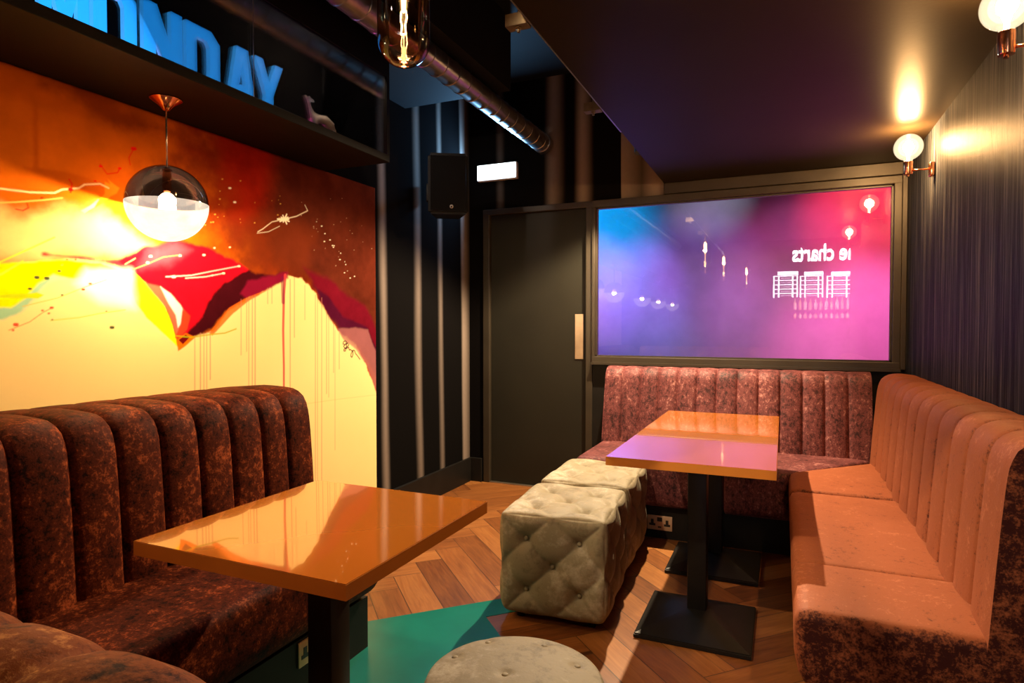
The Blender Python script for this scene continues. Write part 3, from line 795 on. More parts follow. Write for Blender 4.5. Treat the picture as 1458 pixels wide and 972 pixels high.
d_ = skin_obj('deer_figurine', dp, de, dr, 'figurine', None, (-2.04, 2.262, 2.149)); tag(d_, 'small silver deer figurine with its head turned, standing on the shelf past the blue letters', 'figurine')

# ------------------------------------------------------------------ pendant lamps under the bulkhead
def make_pendant(loc, label, power):
    t = thing('pendant_lamp', label, 'pendant lamp', loc, 0, 'round pendant lamps under the shelf')
    H = SOF - loc[2]; R = .142
    bm = bm_new(); add_lathe(bm, [(0, H - .042), (.012, H - .042), (.018, H - .034), (.030, H - .022), (.045, H - .012), (.056, H - .004), (.056, H), (0, H)], 36); obj('ceiling_rose', bm, 'rose', t, 50)
    bm = bm_new(); add_tube(bm, (0, 0, H - .04), (0, 0, R - .004), .0035, n=10); obj('suspension_rod', bm, 'rod', t, True)
    bm = bm_new(); prof = [(R * math.cos(a), R * math.sin(a)) for a in [k / 18 * PI / 2 for k in range(19)]]
    add_lathe(bm, prof[:-1] + [(0, R)], 48, cap=False); obj('glass_dome', bm, 'dome_glass', t, True)
    bm = bm_new(); prof = [(0, -R)] + [(R * math.cos(a), R * math.sin(a)) for a in [-PI / 2 + k / 18 * PI / 2 for k in range(1, 19)]]
    add_lathe(bm, prof + [(R * .985, 0)], 48, cap=False); obj('opal_bowl', bm, 'bowl', t, True)
    bm = bm_new(); bmesh.ops.create_uvsphere(bm, u_segments=20, v_segments=12, radius=.030); bmesh.ops.translate(bm, vec=(0, 0, .012), verts=bm.verts[:]); obj('bulb', bm, 'lamp_bulb', t, True)
    bm = bm_new(); add_lathe(bm, [(.012, .042), (.016, .050), (.016, R - .03), (.010, R - .004)], 20); obj('bulb_holder', bm, 'rose', t, True)
    lamp('POINT', 'pendant_glow', (0, 0, -.005), power, (1.0, .72, .40), .03, parent=t)
    return t
PEND = make_pendant((-2.137, 1.637, 1.715), 'round pendant lamp with smoked dome and white bowl, hanging in front of the mural', 75)
for y_, lab in ((.60, 'round pendant lamp reflected first in the window, over the near end of the booth'), (-1.26, 'round pendant lamp reflected second in the window glass'),
                (-2.7, 'round pendant lamp reflected third in the window glass'), (-4.3, 'round pendant lamp reflected last and smallest in the window')):
    make_pendant((-2.137, y_, 1.72), lab, 10)
bm = bm_new(); add_box(bm, -2.33, FX, -5.0, YS, SOF, 2.145); struct('trim_6', bm, 'blackwood')

# ------------------------------------------------------------------ globe wall lamps
def make_sconce(y, label, power):
    t = thing('globe_sconce', label, 'wall lamp', (RX, y, 2.04), 0, 'copper globe wall lamps')
    bm = bm_new(); add_box(bm, -.026, 0, -.022, .022, -.036, .036, bev=.008, seg=3); obj('wall_plate', bm, 'copper', t, 40)
    bm = bm_new(); add_tube(bm, (-.02, 0, .004), (-.112, 0, .004), .0048, n=12); obj('arm', bm, 'copper', t, True)
    bm = bm_new(); add_lathe(bm, [(0, -.026), (.007, -.026), (.007, -.018), (.0205, -.016), (.0215, -.012), (.0215, .048), (.019, .050), (0, .050)], 32, (-.115, 0, 0)); obj('lamp_holder', bm, 'copper', t, 40)
    pr = [(.018, .048), (.020, .056), (.026, .066)] + [(.066 * math.cos(a), .122 + .066 * math.sin(a)) for a in [math.radians(-62 + k * 152 / 16) for k in range(16)]] + [(0, .188)]
    bm = bm_new(); add_lathe(bm, pr, 40, (-.115, 0, 0), cap=False); g = obj('globe_bulb', bm, 'globe', t, True)
    bm = bm_new(); add_lathe(bm, [(.0, .050), (.006, .052), (.007, .075), (.013, .09), (.016, .12), (.013, .15), (.004, .158), (0, .158)], 16, (-.115, 0, 0)); obj('filament', bm, 'core', g, True)
    lamp('POINT', 'sconce_glow', (-.115, 0, .122), power, (1.0, .66, .34), .03, parent=t)
    return t
make_sconce(3.718, 'copper wall lamp with a glowing globe bulb, beside the window corner', 60)
make_sconce(2.20, 'copper wall lamp with a large glowing globe, cut off at the top right corner', 36)

# ------------------------------------------------------------------ tube pendants
def make_tube(loc, label, power):
    t = thing('tube_pendant', label, 'pendant lamp', loc, 0, 'amber glass tube pendants')
    R, H = .064, .44
    pr = [(0, 0)] + [(R * math.sin(a), R - R * math.cos(a)) for a in [k / 10 * PI / 2 for k in range(1, 11)]] + [(R, .38), (R * .8, .41), (.03, .43), (.018, .44)]
    bm = bm_new(); add_lathe(bm, pr, 44, cap=False); obj('glass_tube', bm, 'tube_glass', t, True)
    bm = bm_new(); add_lathe(bm, [(.02, .42), (.024, .43), (.024, .50), (.010, .52), (0, .52)], 24); obj('cap', bm, 'rose', t, 40)
    bm = bm_new(); add_tube(bm, (0, 0, .51), (0, 0, 3.15 - loc[2]), .003, n=8); obj('flex', bm, 'black', t, True)
    bm = bm_new(); add_lathe(bm, [(0, .235), (.010, .24), (.015, .27), (.017, .31), (.016, .35), (.006, .37), (0, .37)], 18); obj('filament', bm, 'tube_core', t, True)
    bm = bm_new(); add_lathe(bm, [(0, .128), (.0055, .135), (.007, .17), (.009, .205), (.010, .236), (0, .237)], 16); obj('filament_tail', bm, 'tube_tail', t, True)
    bm = bm_new(); add_path(bm, [(-.007, 0, .135), (-.009, 0, .115), (-.005, 0, .10), (-.008, 0, .08), (.006, 0, .078), (.004, 0, .10), (.009, 0, .118), (.006, 0, .135)], .0016, 6); obj('filament_wire', bm, 'tube_core', t, True)
    bm = bm_new(); add_lathe(bm, [(0, .004), (.004, .008), (.006, .02), (.003, .028), (.007, .034), (.007, .042), (.002, .05), (.002, .078), (0, .078)], 12); obj('glass_stem', bm, 'globe', t, True)
    lamp('POINT', 'tube_glow', (0, 0, .27), power, (1.0, .68, .36), .02, parent=t)
    return t
make_tube((-.857, 1.30, 1.886), 'amber glass tube pendant with a bright filament, hanging at the top of the picture', 7)
make_tube((-.84, -1.0, 1.95), 'amber glass tube pendant seen second in the window reflection', 8)
make_tube((-.62, -3.1, 1.95), 'amber glass tube pendant seen third in the window reflection', 5)

# ------------------------------------------------------------------ duct, brackets, light fitting, speaker
t = thing('ventilation_duct', 'round galvanised spiral ventilation duct running under the ceiling to the back wall', 'duct', (-1.685, 0, 2.638))
bm = bm_new(); pr = []
yy = -2.0
prof = []
while yy < 4.44:
    prof += [(.067, yy), (.067, yy + .118), (.0705, yy + .121), (.0705, yy + .127), (.067, yy + .130)]; yy += .132
prof = [(r, min(z, 4.455)) for r, z in prof if z < 4.455] + [(.067, 4.455)]
add_lathe(bm, prof, 40); bmesh.ops.rotate(bm, cent=(0, 0, 0), matrix=Matrix.Rotation(-PI / 2, 3, 'X'), verts=bm.verts[:]); obj('duct_pipe', bm, 'zinc', t, 25)
bm = bm_new(); add_lathe(bm, [(.069, 4.40), (.073, 4.402), (.073, 4.47), (.069, 4.472)], 40); bmesh.ops.rotate(bm, cent=(0, 0, 0), matrix=Matrix.Rotation(-PI / 2, 3, 'X'), verts=bm.verts[:]); obj('wall_collar', bm, 'zinc', t, 25)

t = thing('slotted_angle_rail', 'slotted metal angle rail fixed along the edge of the low ceiling', 'ceiling rail', (LOWX, 0, LOWC))
bm = bm_new(); add_box(bm, -.006, -.001, -.5, 3.21, .0, .034)
y_ = -.4
add_box(bm, -.030, -.001, -.5, 3.21, .033, .037)
obj('rail', bm, 'zinc', t)
bm = bm_new()
while y_ < 3.2: add_box(bm, -.0075, -.0055, y_, y_ + .022, .012, .022); y_ += .05
obj('slots', bm, 'hole', t)['kind'] = 'stuff'
for (u0, v0), (u1, v1), lab in (((724, 22), (745, 30), 'zinc strut bracket with a bolt on the ceiling edge, nearer the amber tube lamp'), ((838, 152), (858, 152), 'zinc strut bracket with a bolt on the ceiling edge, nearer the window')):
    p = at(u1, v1, z=LOWC + .012)
    t = thing('strut_bracket', lab, 'bracket', (LOWX, p.y, LOWC), 0, 'strut brackets on the ceiling edge')
    bm = bm_new(); x0, x1 = -.085, .02
    if True:
        add_box(bm, x0, -.0078, -.022, -.019, -.004, .034); add_box(bm, x0, -.0078, .019, .022, -.004, .034); add_box(bm, x0, -.0078, -.022, .022, -.006, -.003)
    obj('channel', bm, 'strut', t)
    bm = bm_new(); add_lathe(bm, [(0, -.022), (.006, -.022), (.006, -.012), (.012, -.011), (.012, -.0065), (0, -.0065)], 6, (-.045, 0, 0)); add_tube(bm, (-.045, 0, -.003), (-.045, 0, 3.149 - LOWC), .004, n=8); obj('bolt', bm, 'strut', t)

t = thing('emergency_light', 'glowing cool white rectangular emergency light on the back wall above the door', 'light fitting', (-2.07, BY, 2.465))
bm = bm_new(); add_box(bm, -.170, .170, -.045, 0, -.064, .064, bev=.006); obj('housing', bm, 'housing', t, 40)
bm = bm_new(); add_box(bm, -.163, .163, -.056, -.0455, -.057, .057, bev=.003); obj('diffuser', bm, 'exit_face', t, 40)
lamp('AREA', 'emergency_glow', (0, -.075, 0), 13, (.22, .55, 1.0), parent=t, target=(0, -1, 0), area=(.32, .11))

sp = thing('wall_speaker', 'black loudspeaker hung high in the corner next to the emergency light', 'speaker', (-2.055, 3.64, 1.985), math.radians(30))
W0, W1, D, HH = .270, .180, .22, .395
bm = bm_new()
vs = [bm.verts.new((x * (W0 if y < 0 else W1) / 2, y * D / 2, z)) for z in (0, HH) for x, y in ((-1, -1), (1, -1), (1, 1), (-1, 1))]
for f in ((3, 2, 1, 0), (4, 5, 6, 7), (0, 1, 5, 4), (1, 2, 6, 5), (2, 3, 7, 6), (3, 0, 4, 7)): bm.faces.new([vs[i] for i in f])
bmesh.ops.bevel(bm, geom=bm.edges[:], offset=.018, segments=4, affect='EDGES'); obj('cabinet', bm, 'speaker', sp, 40)
bm = bm_new(); add_box(bm, -W0 / 2 + .02, W0 / 2 - .02, -D / 2 - .006, -D / 2 + .001, .022, HH - .022, bev=.005); obj('grille', bm, 'grille', sp, 40)
bm = bm_new(); add_lathe(bm, [(.0, 0), (.012, 0), (.012, .003), (0, .003)], 20)
bmesh.ops.rotate(bm, cent=(0, 0, 0), matrix=Matrix.Rotation(PI / 2, 3, 'X'), verts=bm.verts[:]); bmesh.ops.translate(bm, vec=(.02, -D / 2 - .006, .045), verts=bm.verts[:])
b_ = obj('badge', bm, 'badge', sp, True)
bm = bm_new(); add_lathe(bm, [(.0, 0), (.0055, 0), (.0055, .002), (0, .002)], 16)
bmesh.ops.rotate(bm, cent=(0, 0, 0), matrix=Matrix.Rotation(PI / 2, 3, 'X'), verts=bm.verts[:]); bmesh.ops.translate(bm, vec=(.02, -D / 2 - .0095, .043), verts=bm.verts[:]); obj('badge_centre', bm, 'speaker', b_, True)
bm = bm_new(); add_tube(bm, (-.03, .10, .2), (-.13, .235, .2), .014, n=14); add_box(bm, -.15, -.11, .20, .25, .14, .26, bev=.004); obj('wall_bracket', bm, 'black', sp, 30)

# ------------------------------------------------------------------ sofas
def seat_profile(d0, d1, z0=.20, z1=.46, rt=.030, rb=.13):
    """(d, z) closed: d0 rear .. d1 front; big radius at the bottom front edge"""
    P = [(d0, z0), (d0, z1)]
    for k in range(7): a = PI / 2 - k / 6 * PI / 2; P.append((d1 - rt + rt * math.cos(a), z1 - rt + rt * math.sin(a)))
    for k in range(9): a = -k / 8 * PI / 2; P.append((d1 - rb + rb * math.cos(a), z0 + rb + rb * math.sin(a)))
    return P
# right-hand bench
RB = thing('banquette_sofa', 'long orange-brown velvet bench sofa with a fluted back along the right navy wall', 'sofa', (RX, 1.86, 0))
mr = lambda s_, d, z: (-d, s_ - 1.86, z)
pr_ = seat_profile(.004, .655, rb=.15)
lin_ = lambda a, b, ya, yb: (lambda d: ya + (yb - ya) * (d - a) / (b - a))
for a, b, dz in ((lambda d: 1.862, lambda d: 2.276, .010), (lambda d: 2.288, lambda d: 3.276, 0), (lambda d: 3.284, lin_(.004, .655, 4.33, 3.655), .002)):
    P2 = [(d, z + (dz if z > .3 else 0)) for d, z in pr_]
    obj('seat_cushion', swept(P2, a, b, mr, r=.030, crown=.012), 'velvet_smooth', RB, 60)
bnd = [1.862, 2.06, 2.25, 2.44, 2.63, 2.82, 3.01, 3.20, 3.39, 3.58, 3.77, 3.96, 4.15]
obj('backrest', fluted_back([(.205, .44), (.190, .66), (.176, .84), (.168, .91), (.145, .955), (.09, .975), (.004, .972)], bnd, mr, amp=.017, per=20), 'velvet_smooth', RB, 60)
bm = bm_new(); add_box(bm, -.56, -.004, .03, 2.2, 0, .20); obj('plinth', bm, 'black', RB)
# sofa under the window
BB = thing('banquette_sofa', 'mauve crushed velvet bench sofa with a fluted back under the big window', 'sofa', (-1.15, BY, 0))
mb = lambda s_, d, z: (s_ + 1.15, -d, z)
pb = seat_profile(.22, .875, rb=.05)
for a, b, dz in ((lambda d: -1.15, lambda d: -.298, 0), (lambda d: -.294, lin_(.22, .875, .545, .020), .0)):
    obj('seat_cushion', swept(pb, a, b, mb, r=.022, crown=.006), 'velvet', BB, 60)
bnd = [-1.150, -1.032, -.905, -.777, -.650, -.525, -.400, -.270, -.142, -.013, .115, .240, .368, .494]
obj('backrest', fluted_back([(.285, .44), (.24, .66), (.195, .84), (.182, .90), (.155, .945), (.10, .965), (.053, .965)], bnd, mb, amp=.017), 'velvet', BB, 60)
bm = bm_new(); add_box(bm, .06, 1.60, -.79, -.02, 0, .20); obj('plinth', bm, 'black', BB)
# left booth
LB = thing('banquette_sofa', 'dark brown velvet booth sofa with a fluted back against the painted mural', 'sofa', (LX, 1.98, 0))
ml = lambda s_, d, z: (d, s_ - 1.98, z)
pl = seat_profile(.44, .93, rb=.13)
for a, b in ((.86, 1.97), (.42, .856)):
    obj('seat_cushion', swept(pl, (lambda d, a=a: a), (lambda d, b=b: b), ml, r=.022), 'velvet_shaded', LB, 60)
bnd = [.36 + .1435 * 0, .52, .67, .82, .962, 1.111, 1.250, 1.396, 1.537, 1.674, 1.821, 1.950, 2.080]
obj('backrest', fluted_back([(.490, .44), (.478, .66), (.464, .84), (.452, .91), (.425, .955), (.36, .975), (.016, .974)], bnd, ml, amp=.018), 'velvet_shaded', LB, 60)
bm = bm_new(); add_box(bm, .02, .856, -1.6, -.01, 0, .20); obj('plinth', bm, 'black', LB)
# near booth: its back rail runs along x in front of the camera
NB = thing('banquette_sofa', 'brown velvet booth sofa whose rolled back top shows in the bottom left corner', 'sofa', (-1.0, .30, 0))
mn = lambda s_, d, z: (s_ + 1.0, d - .30, z)
def roll_back():
    prof = [(.235, .44), (.225, .70), (.215, .88), (.225, .935), (.262, .965), (.31, .970), (.352, .955), (.375, .915), (.385, .86), (.40, .66), (.415, .44)]
    P = resample(chaikin([Vector(p) for p in prof], 2), 44); nrm = []
    for i in range(len(P)):
        t_ = (P[min(i + 1, len(P) - 1)] - P[max(i - 1, 0)]).normalized(); nrm.append(Vector((-t_.y, t_.x)))
    bnds = [-1.83, -1.55, -1.42, -1.29, -1.165, -1.04, -.915, -.79, -.667, -.545, -.418, -.29, -.17]
    bm = bm_new(); rows = []
    for a, b in zip(bnds, bnds[1:]):
        for k in range(14):
            u = k / 14; h = abs(math.sin(PI * u)) ** .6
            rows.append([bm.verts.new(mn(a + (b - a) * u, (p + nrm[i] * .011 * h).x, (p + nrm[i] * .011 * h).y + .008)) for i, p in enumerate(P)])
    rows.append([bm.verts.new(mn(bnds[-1], p.x, p.y)) for p in P])
    for A, B in zip(rows, rows[1:]):
        for i in range(len(P) - 1): bm.faces.new((A[i], A[i + 1], B[i + 1], B[i]))
        bm.faces.new((A[-1], A[0], B[0], B[-1]))
    bm.faces.new(rows[0]); bm.faces.new(rows[-1][::-1]); return bm
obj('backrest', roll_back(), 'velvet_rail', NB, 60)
for a, b in ((-1.385, -.80), (-.796, -.20)):
    obj('seat_cushion', swept(seat_profile(.40, .86, rb=.10), (lambda d, a=a: a), (lambda d, b=b: b), mn, r=.02), 'velvet_shaded', NB, 60)
bm = bm_new(); add_box(bm, -.38, .80, -.05, .48, 0, .20); add_box(bm, -.38, .80, -.06, .10, .2, .44); obj('plinth', bm, 'black', NB)

# ------------------------------------------------------------------ tables
def make_table(x0, x1, y0, y1, label, mark=False):
    cx, cy = (x0 + x1) / 2, (y0 + y1) / 2; hx, hy = (x1 - x0) / 2, (y1 - y0) / 2
    t = thing('pedestal_table', label, 'table', (cx, cy, 0), 0, 'orange topped pedestal tables')
    bm = bm_new(); add_box(bm, -hx, hx, -hy, hy, .7495, .7505 + .0008); add_box(bm, -hx + .0001, hx - .0001, -hy + .0001, hy - .0001, .7300, .7500)
    top = obj('tabletop', bm, 'laminate', t)
    bm = bm_new()
    e = .0012
    add_box(bm, -hx - e, hx + e, -hy - e, -hy, .718, .7497); add_box(bm, -hx - e, hx + e, hy, hy + e, .718, .7497)
    add_box(bm, -hx - e, -hx, -hy, hy, .718, .7497); add_box(bm, hx, hx + e, -hy, hy, .718, .7497); add_box(bm, -hx, hx, -hy, hy, .7175, .7299)
    obj('edge_band', bm, 'lam_edge', top)
    bm = bm_new(); add_box(bm, -.038, .038, -.038, .038, .070, .712, bev=.004); obj('column', bm, 'iron', t, 40)
    bm = bm_new(); add_box(bm, -.20, .20, -.025, .025, .700, .7174, bev=.003); add_box(bm, -.025, .025, -.20, .20, .701, .7172, bev=.003); obj('top_spider', bm, 'iron', t, 40)
    bm = bm_new(); b = .222
    v0 = [bm.verts.new((sx * b, sy * b, 0)) for sx, sy in ((-1, -1), (1, -1), (1, 1), (-1, 1))]
    v1 = [bm.verts.new((sx * b, sy * b, .020)) for sx, sy in ((-1, -1), (1, -1), (1, 1), (-1, 1))]
    v2 = [bm.verts.new((sx * .042, sy * .042, .078)) for sx, sy in ((-1, -1), (1, -1), (1, 1), (-1, 1))]
    for A, B in ((v0, v1), (v1, v2)):
        for i in range(4): bm.faces.new((A[i], A[(i + 1) % 4], B[(i + 1) % 4], B[i]))
    bm.faces.new(v0[::-1]); bm.faces.new(v2)
    bmesh.ops.bevel(bm, geom=[e_ for e_ in bm.edges if e_.calc_length() > .3], offset=.004, segments=2, affect='EDGES'); obj('base_plate', bm, 'iron', t, 25)
    return t
make_table(-.620, -.017, 2.322, 3.030, 'orange topped table in front of the right bench, reflecting the purple window')
make_table(-.620, -.017, 3.036, 3.750, 'orange topped table close to the sofa under the window, behind its twin')
make_table(-1.382, -.772, .962, 1.585, 'orange topped table standing alone by the left booth under the mural')

# ------------------------------------------------------------------ ottomans
def make_cube_ottoman(loc, rz, label, sx=.45, sy=.53, sz=.425):
    t = thing('cube_ottoman', label, 'ottoman', loc, rz, 'buttoned cube ottomans')
    def dsp(face, a, b):
        u, v = (a + 1) / 2, (b + 1) / 2
        p, q = (u / .5 + v / .5 - .5) , (u / .5 - v / .5 + .5)
        # lattice: buttons at (.25,.25),(.75,.25),(.5,.5),(.25,.75),(.75,.75) and edge mids
        P_, Q_ = (u + v) / .5, (u - v) / .5
        s1, s2 = abs(math.sin(PI * P_)), abs(math.sin(PI * Q_))
        puff = .015 * (s1 * s2) ** .5
        dmin = 1
        for bu, bv in ((.25, .25), (.75, .25), (.5, .5), (.25, .75), (.75, .75), (0, .5), (1, .5)):
            dd = math.hypot((u - bu), (v - bv)); dmin = min(dmin, dd)
        pit = -  .018 * math.exp(-(dmin / .085) ** 2) - .012 * math.exp(-(dmin / .035) ** 2)
        edge = min(u, 1 - u, v, 1 - v); k = min(1, edge / .07)
        return (puff + pit) * k + .004 * (1 - k)
    bm = rounded_box(sx, sy, sz, .022, 64, dsp)
    # tuck in the bottom
    for v in bm.verts:
        v.co.z += sz / 2 + .035
        if v.co.z < .10:
            k = (v.co.z - .02) / .08; k = max(0, min(1, k)); f = .93 + .07 * math.sin(k * PI / 2); v.co.x *= f; v.co.y *= f
    obj('body', bm, 'ottoman', t, True)
    H2 = sz / 2 + .035
    def button(n_, p):
        bm = bm_new(); bmesh.ops.create_uvsphere(bm, u_segments=12, v_segments=8, radius=.0095)
        sc_ = [1, 1, 1]; ax = [i for i in range(3) if abs(n_[i]) > .5][0]; sc_[ax] = .55
        bmesh.ops.scale(bm, vec=sc_, verts=bm.verts[:]); bmesh.ops.translate(bm, vec=p, verts=bm.verts[:]); obj('button', bm, 'ottoman', t, True)
    for (u, v) in ((-.25, -.25), (.25, -.25), (0, 0), (-.25, .25), (.25, .25)):
        button((0, -1, 0), (u * sx * 1.02, -sy / 2 + .017, H2 + v * sz * 1.02))
        button((1, 0, 0), (sx / 2 - .017, u * sy * 1.02, H2 + v * sz * 1.02))
        button((0, 0, 1), (u * sx * 1.02, v * sy * 1.02, H2 + sz / 2 - .017))
    for ix in (-1, 1):
        for iy in (-1, 1):
            bm = bm_new(); add_tube(bm, (ix * (sx / 2 - .07), iy * (sy / 2 - .07), 0), (ix * (sx / 2 - .07), iy * (sy / 2 - .07), .05), .018, .022, 14); obj('foot', bm, 'black', t, True)
    return t
make_cube_ottoman((-.893, 2.668, 0), math.radians(4.5), 'silver buttoned cube ottoman in front, nearer the round ottoman')
make_cube_ottoman((-.928, 3.268, 0), math.radians(2.0), 'silver buttoned cube ottoman behind, nearer the dark door', sy=.55)

t = thing('round_ottoman', 'round pale velvet ottoman with a domed buttoned top at the bottom edge', 'ottoman', (-.572, 1.322, 0))
R = .222; prof = [(0, .03), (R * .93, .03), (R * .975, .05), (R, .10), (R, .36), (R * .985, .395), (R * .94, .418)] + [(R * q, .418 + .022 * (1 - (q / .94) ** 2)) for q in (.86, .76, .66, .56, .46, .36, .26, .16, .08)] + [(0, .44)]
bm = bm_new(); add_lathe(bm, prof, 96)
btn = [(.13 * math.cos(a), .13 * math.sin(a)) for a in [math.radians(20 + 60 * k) for k in range(6)]] + [(0, 0)]
btn = [(p.x + .572, p.y - 1.322) for p in (at(695, 905, z=.435), at(648, 926, z=.435), at(775, 911, z=.435), at(822, 941, z=.435), at(719, 957, z=.44))]
bmesh.ops.subdivide_edges(bm, edges=[e for e in bm.edges if all(v.co.z > .41 for v in e.verts)], cuts=2, use_grid_fill=True)
for v in bm.verts:
    if v.co.z > .40:
        for bx_, by_ in btn:
            dd = math.hypot(v.co.x - bx_, v.co.y - by_); v.co.z -= .006 * math.exp(-(dd / .016) ** 2)
obj('body', bm, 'ottoman', t, True)
for bx_, by_ in btn:
    bm = bm_new(); bmesh.ops.create_uvsphere(bm, u_segments=14, v_segments=8, radius=.0085); bmesh.ops.scale(bm, vec=(1, 1, .4), verts=bm.verts[:])
    rr = math.hypot(bx_, by_) / R; bmesh.ops.translate(bm, vec=(bx_, by_, .418 + .022 * (1 - min(1, rr / .94) ** 2) - .0055), verts=bm.verts[:]); obj('button', bm, 'ottoman', t, True)
for a in range(4):
    bm = bm_new(); c_, s_ = .14 * math.cos(a * PI / 2 + .6), .14 * math.sin(a * PI / 2 + .6); add_tube(bm, (c_, s_, 0), (c_, s_, .04), .018, .02, 12); obj('foot', bm, 'black', t, True)

# ------------------------------------------------------------------ teal painted boards let into the floor
pts = [(-1.98, 1.763), (-.96, 2.783), (-.86, 2.68), (-1.162, 2.378), (-.70, 1.916), (-1.40, 1.2), (-1.98, 1.2)]
bm = bm_new(); b0 = [bm.verts.new((x, y, .0012)) for x, y in pts]; b1 = [bm.verts.new((x, y, -.004)) for x, y in pts]
bm.faces.new(b0)
for i in range(len(pts)): bm.faces.new((b0[i], b1[i], b1[(i + 1) % len(pts)], b0[(i + 1) % len(pts)]))
struct('floor_painted_patch', bm, 'teal')

# ------------------------------------------------------------------ power sockets
def make_socket(loc, rz, label):
    t = thing('power_socket', label, 'power socket', loc, rz, 'double wall sockets')
    w, h = .146, .086
    bm = bm_new(); add_box(bm, -w / 2, w / 2, -.007, 0, -h / 2, h / 2, bev=.003); obj('faceplate', bm, 'plate', t, 40)
    for cx in (-.043, .043):
        bm = bm_new()
        add_box(bm, cx - .008, cx + .008, -.0085, -.0069, -.004, .020); add_box(bm, cx - .018, cx + .018, -.0085, -.0069, -.017, -.004)
        obj('socket_opening', bm, 'hole', t)
    bm = bm_new(); add_box(bm, -.015, .015, -.010, -.0069, .010, .034, bev=.001); obj('rocker_switch', bm, 'hole', t)
    bm = bm_new(); add_box(bm, -.010, .010, -.0080, -.0069, -.028, -.020); obj('usb_port', bm, 'hole', t)
make_socket((-.657, BY - .79, .092), 0, 'brass double power socket on the black plinth beneath the window sofa')
make_socket((LX + .856, 1.66, .150), PI / 2, 'dim double power socket on the plinth of the left booth')

# ------------------------------------------------------------------ the bar end of the room, mirrored in the window
GV = 2 * GY
def mir(u, v, y):           # pixel of a reflection -> real point at depth y in front of the glass
    p = at(u, v, y=GV - y); return Vector((p.x, y, p.z))
YR = -4.6
M['sign_white'] = emit('white lit sign', (1, .95, 1.0), 9)
M['menu_dim'] = emit('lit menu text', (1, .85, 1.0), 2.5)
M['menu_white'] = emit('white lit menu panel', (1, .93, 1.0), 7)
cu = bpy.data.curves.new('sign_text', 'FONT'); cu.body = 'the charts'; cu.size = .34; cu.extrude = .01; cu.offset = .008
tmp = bpy.data.objects.new('sign_text', cu); COL.objects.link(tmp)
dg = bpy.context.evaluated_depsgraph_get(); me = bpy.data.meshes.new_from_object(tmp.evaluated_get(dg)); bpy.data.objects.remove(tmp)
st_ = thing('lit_sign', 'white lit lettering reading the charts above the menu boards, mirrored in the window', 'sign', (0, 0, 0))
so = bpy.data.objects.new('lettering', me); so.parent = st_; COL.objects.link(so); me.materials.clear(); me.materials.append(M['sign_white'])
pS = mir(1128, 372, YR); pE = mir(1186, 372, YR)
w_full = max(v.co.x for v in me.vertices)
xs = sorted(v.co.x for v in me.vertices)
k_ = (pE.x - pS.x) / (w_full * .59)
so.scale = (k_, k_ * 1.5, 1); so.rotation_euler = (PI / 2, 0, PI); so.location = (pS.x + w_full * k_, YR, pS.z)
boxobj('wall_bar', (-.6, 2.5, YR - .12, YR - .0301, 0, 3.149), 'black', st=True)
def menu(u0, u1, label, g='lit menu boards'):
    a, b = mir(u0, 387, YR), mir(u1, 423, YR); w = b.x - a.x; h = a.z - b.z
    t = thing('menu_board', label, 'menu board', (a.x, YR, b.z), 0, g)
    bm = bm_new(); add_box(bm, 0, w, -.03, 0, 0, h); obj('panel', bm, 'black', t)
    bm = bm_new(); add_box(bm, w * .18, w, .001, .006, h * .86, h); obj('header_bar', bm, 'menu_white', t)
    bm = bm_new(); rows = 5; rh = h * .84 / rows
    for i in range(rows): add_box(bm, 0, w, .001, .005, i * rh + rh * .84, i * rh + rh)
    for x in (0, .20, .76, .94): add_box(bm, w * x, w * (x + .06), .001, .005, 0, h * .84)
    obj('grid_lines', bm, 'menu_white', t)
    bm = bm_new(); rr = random.Random(u0)
    for i in range(rows):
        x = .32
        while x < .72:
            l = rr.uniform(.02, .05); add_box(bm, w * x, w * (x + l), .001, .003, i * rh + rh * .34, i * rh + rh * .52); x += l + .012
    obj('menu_lines', bm, 'menu_dim', t)['kind'] = 'stuff'
menu(1101, 1136, 'white lit menu grid farthest from the wall lamps, mirrored in the window')
menu(1139, 1172, 'white lit menu grid in the middle of the three mirrored in the window')
menu(1177, 1213, 'white lit menu grid nearest the mirrored wall lamps in the window')
M['bottle'] = plain('amber bottle glass', (.55, .30, .16), .15, coat=.5); M['bottle_pale'] = plain('clear bottle glass', (.7, .6, .55), .12, coat=.5)
for row, vz in ((0, 441), (1, 453)):
    a, b = mir(1128, vz, YR + .1), mir(1211, vz, YR + .1)
    bm = bm_new(); add_box(bm, a.x - .1, b.x + .3, YR - .05, YR + .2, a.z - .03, a.z); tag(obj('bar_shelf', bm, 'blackwood'), ('upper' if row == 0 else 'lower') + ' black shelf of bottles behind the bar, mirrored in the window', 'shelf')
    n_ = 11; first = None
    for i in range(n_):
        bm = bm_new(); hh = random.uniform(.20, .27); r_ = random.uniform(.026, .034)
        add_lathe(bm, [(0, 0), (r_, 0), (r_, hh * .6), (r_ * .4, hh * .76), (r_ * .36, hh), (0, hh)], 14)
        if row == 1: hh *= .6
        o = obj('bottle', bm, 'bottle' if (i + row) % 2 else 'bottle_pale', None, 40, (a.x + (b.x - a.x) * (i + .5) / n_, YR + .1, a.z + .0005))
        if row == 1: o.scale = (1, 1, .5)
        tag(o, 'small spirit bottle on the %s bar shelf mirrored in the window' % ('upper' if row == 0 else 'lower'), 'bottle', 'bottles on the %s bar shelf' % ('upper' if row == 0 else 'lower'))
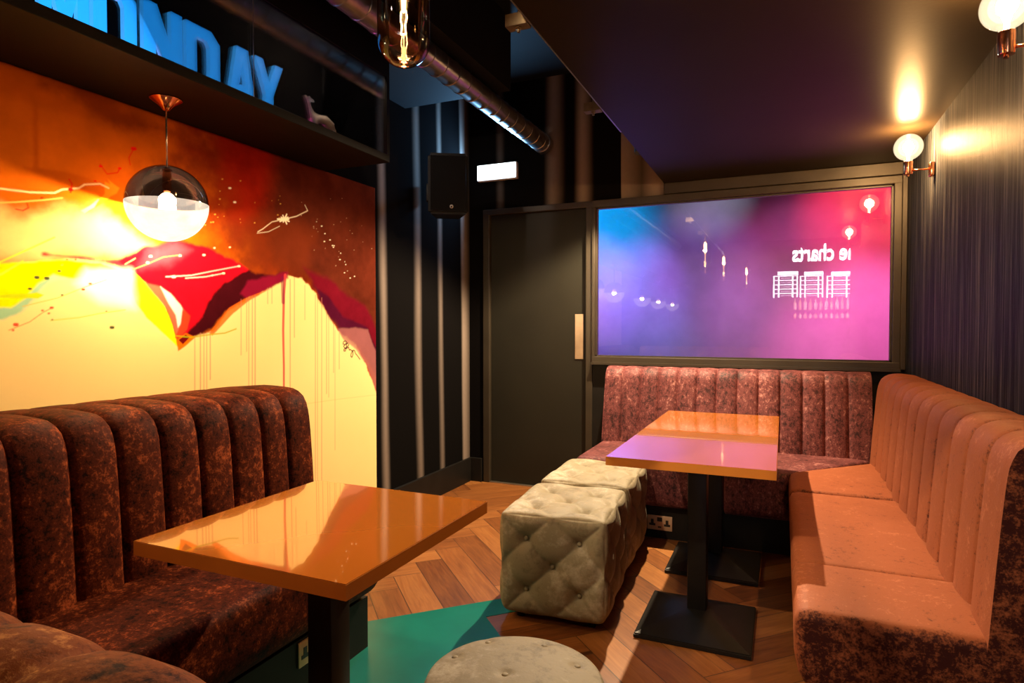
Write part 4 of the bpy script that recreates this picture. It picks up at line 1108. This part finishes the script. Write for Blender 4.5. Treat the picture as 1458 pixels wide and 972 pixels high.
lamp('AREA', 'bottle_fill_light', (mir(1170, 430, YR).x, YR + .9, 1.9), 55, (1.0, .72, .45), target=(mir(1170, 430, YR).x, YR + .1, 1.35), area=(1.4, .2))  # added unseen light that brightens the bottles for their reflection

# ------------------------------------------------------------------ ceiling spotlight by the window and two added fill spots
def make_spot(loc, target, label, power, ang, col=(1.0, .74, .45), size=.02, blend=.3):
    t = thing('ceiling_spotlight', label, 'spotlight', loc, 0, 'ceiling spotlights')
    d = (Vector(target) - Vector(loc)).normalized()
    bm = bm_new(); add_tube(bm, -d * .10, d * .0, .030, .032, 20); obj('lamp_can', bm, 'black', t, 30)
    lamp('SPOT', 'spotlight_beam', tuple(d * .012), power, col, size, parent=t, target=tuple(d * 1.0), spot=ang, blend=blend)
make_spot((-.862, 4.03, 2.375), (-.6, 3.35, 0), 'black spotlight tucked behind the low ceiling edge near the window', 290, 150)
make_spot((-1.15, .35, 2.95), (.45, 3.0, .6), 'added unseen spotlight above the near booth to brighten the right bench', 150, 46, blend=.6)  # added fill light, no fitting known here
make_spot((-1.5, -.6, 2.95), (-.7, 2.6, .1), 'added unseen spotlight behind the camera to brighten the cube ottomans', 26, 34, blend=.8)  # also an added fill, for the ottoman fronts and floor

# ------------------------------------------------------------------ world, camera, view
w = bpy.data.worlds.new('World'); SC.world = w; w.use_nodes = True
w.node_tree.nodes['Background'].inputs[0].default_value = (.5, .42, .4, 1); w.node_tree.nodes['Background'].inputs[1].default_value = .010
cd = bpy.data.cameras.new('Camera'); cam = bpy.data.objects.new('Camera', cd); COL.objects.link(cam)
cd.sensor_width = 36; cd.lens = F / 1458 * 36; cd.clip_start = .02
cam.location = CAM; cam.rotation_euler = FW.to_track_quat('-Z', 'Y').to_euler()
SC.camera = cam
SC.view_settings.view_transform = 'Standard'; SC.view_settings.look = 'None'; SC.view_settings.gamma = 1; SC.view_settings.use_curve_mapping = False
SC.view_settings.exposure = 1.0
SC.cycles.max_bounces = 8; SC.cycles.diffuse_bounces = 3; SC.cycles.glossy_bounces = 4; SC.cycles.transparent_max_bounces = 12
SC.cycles.caustics_reflective = False; SC.cycles.caustics_refractive = False; SC.cycles.sample_clamp_indirect = 4
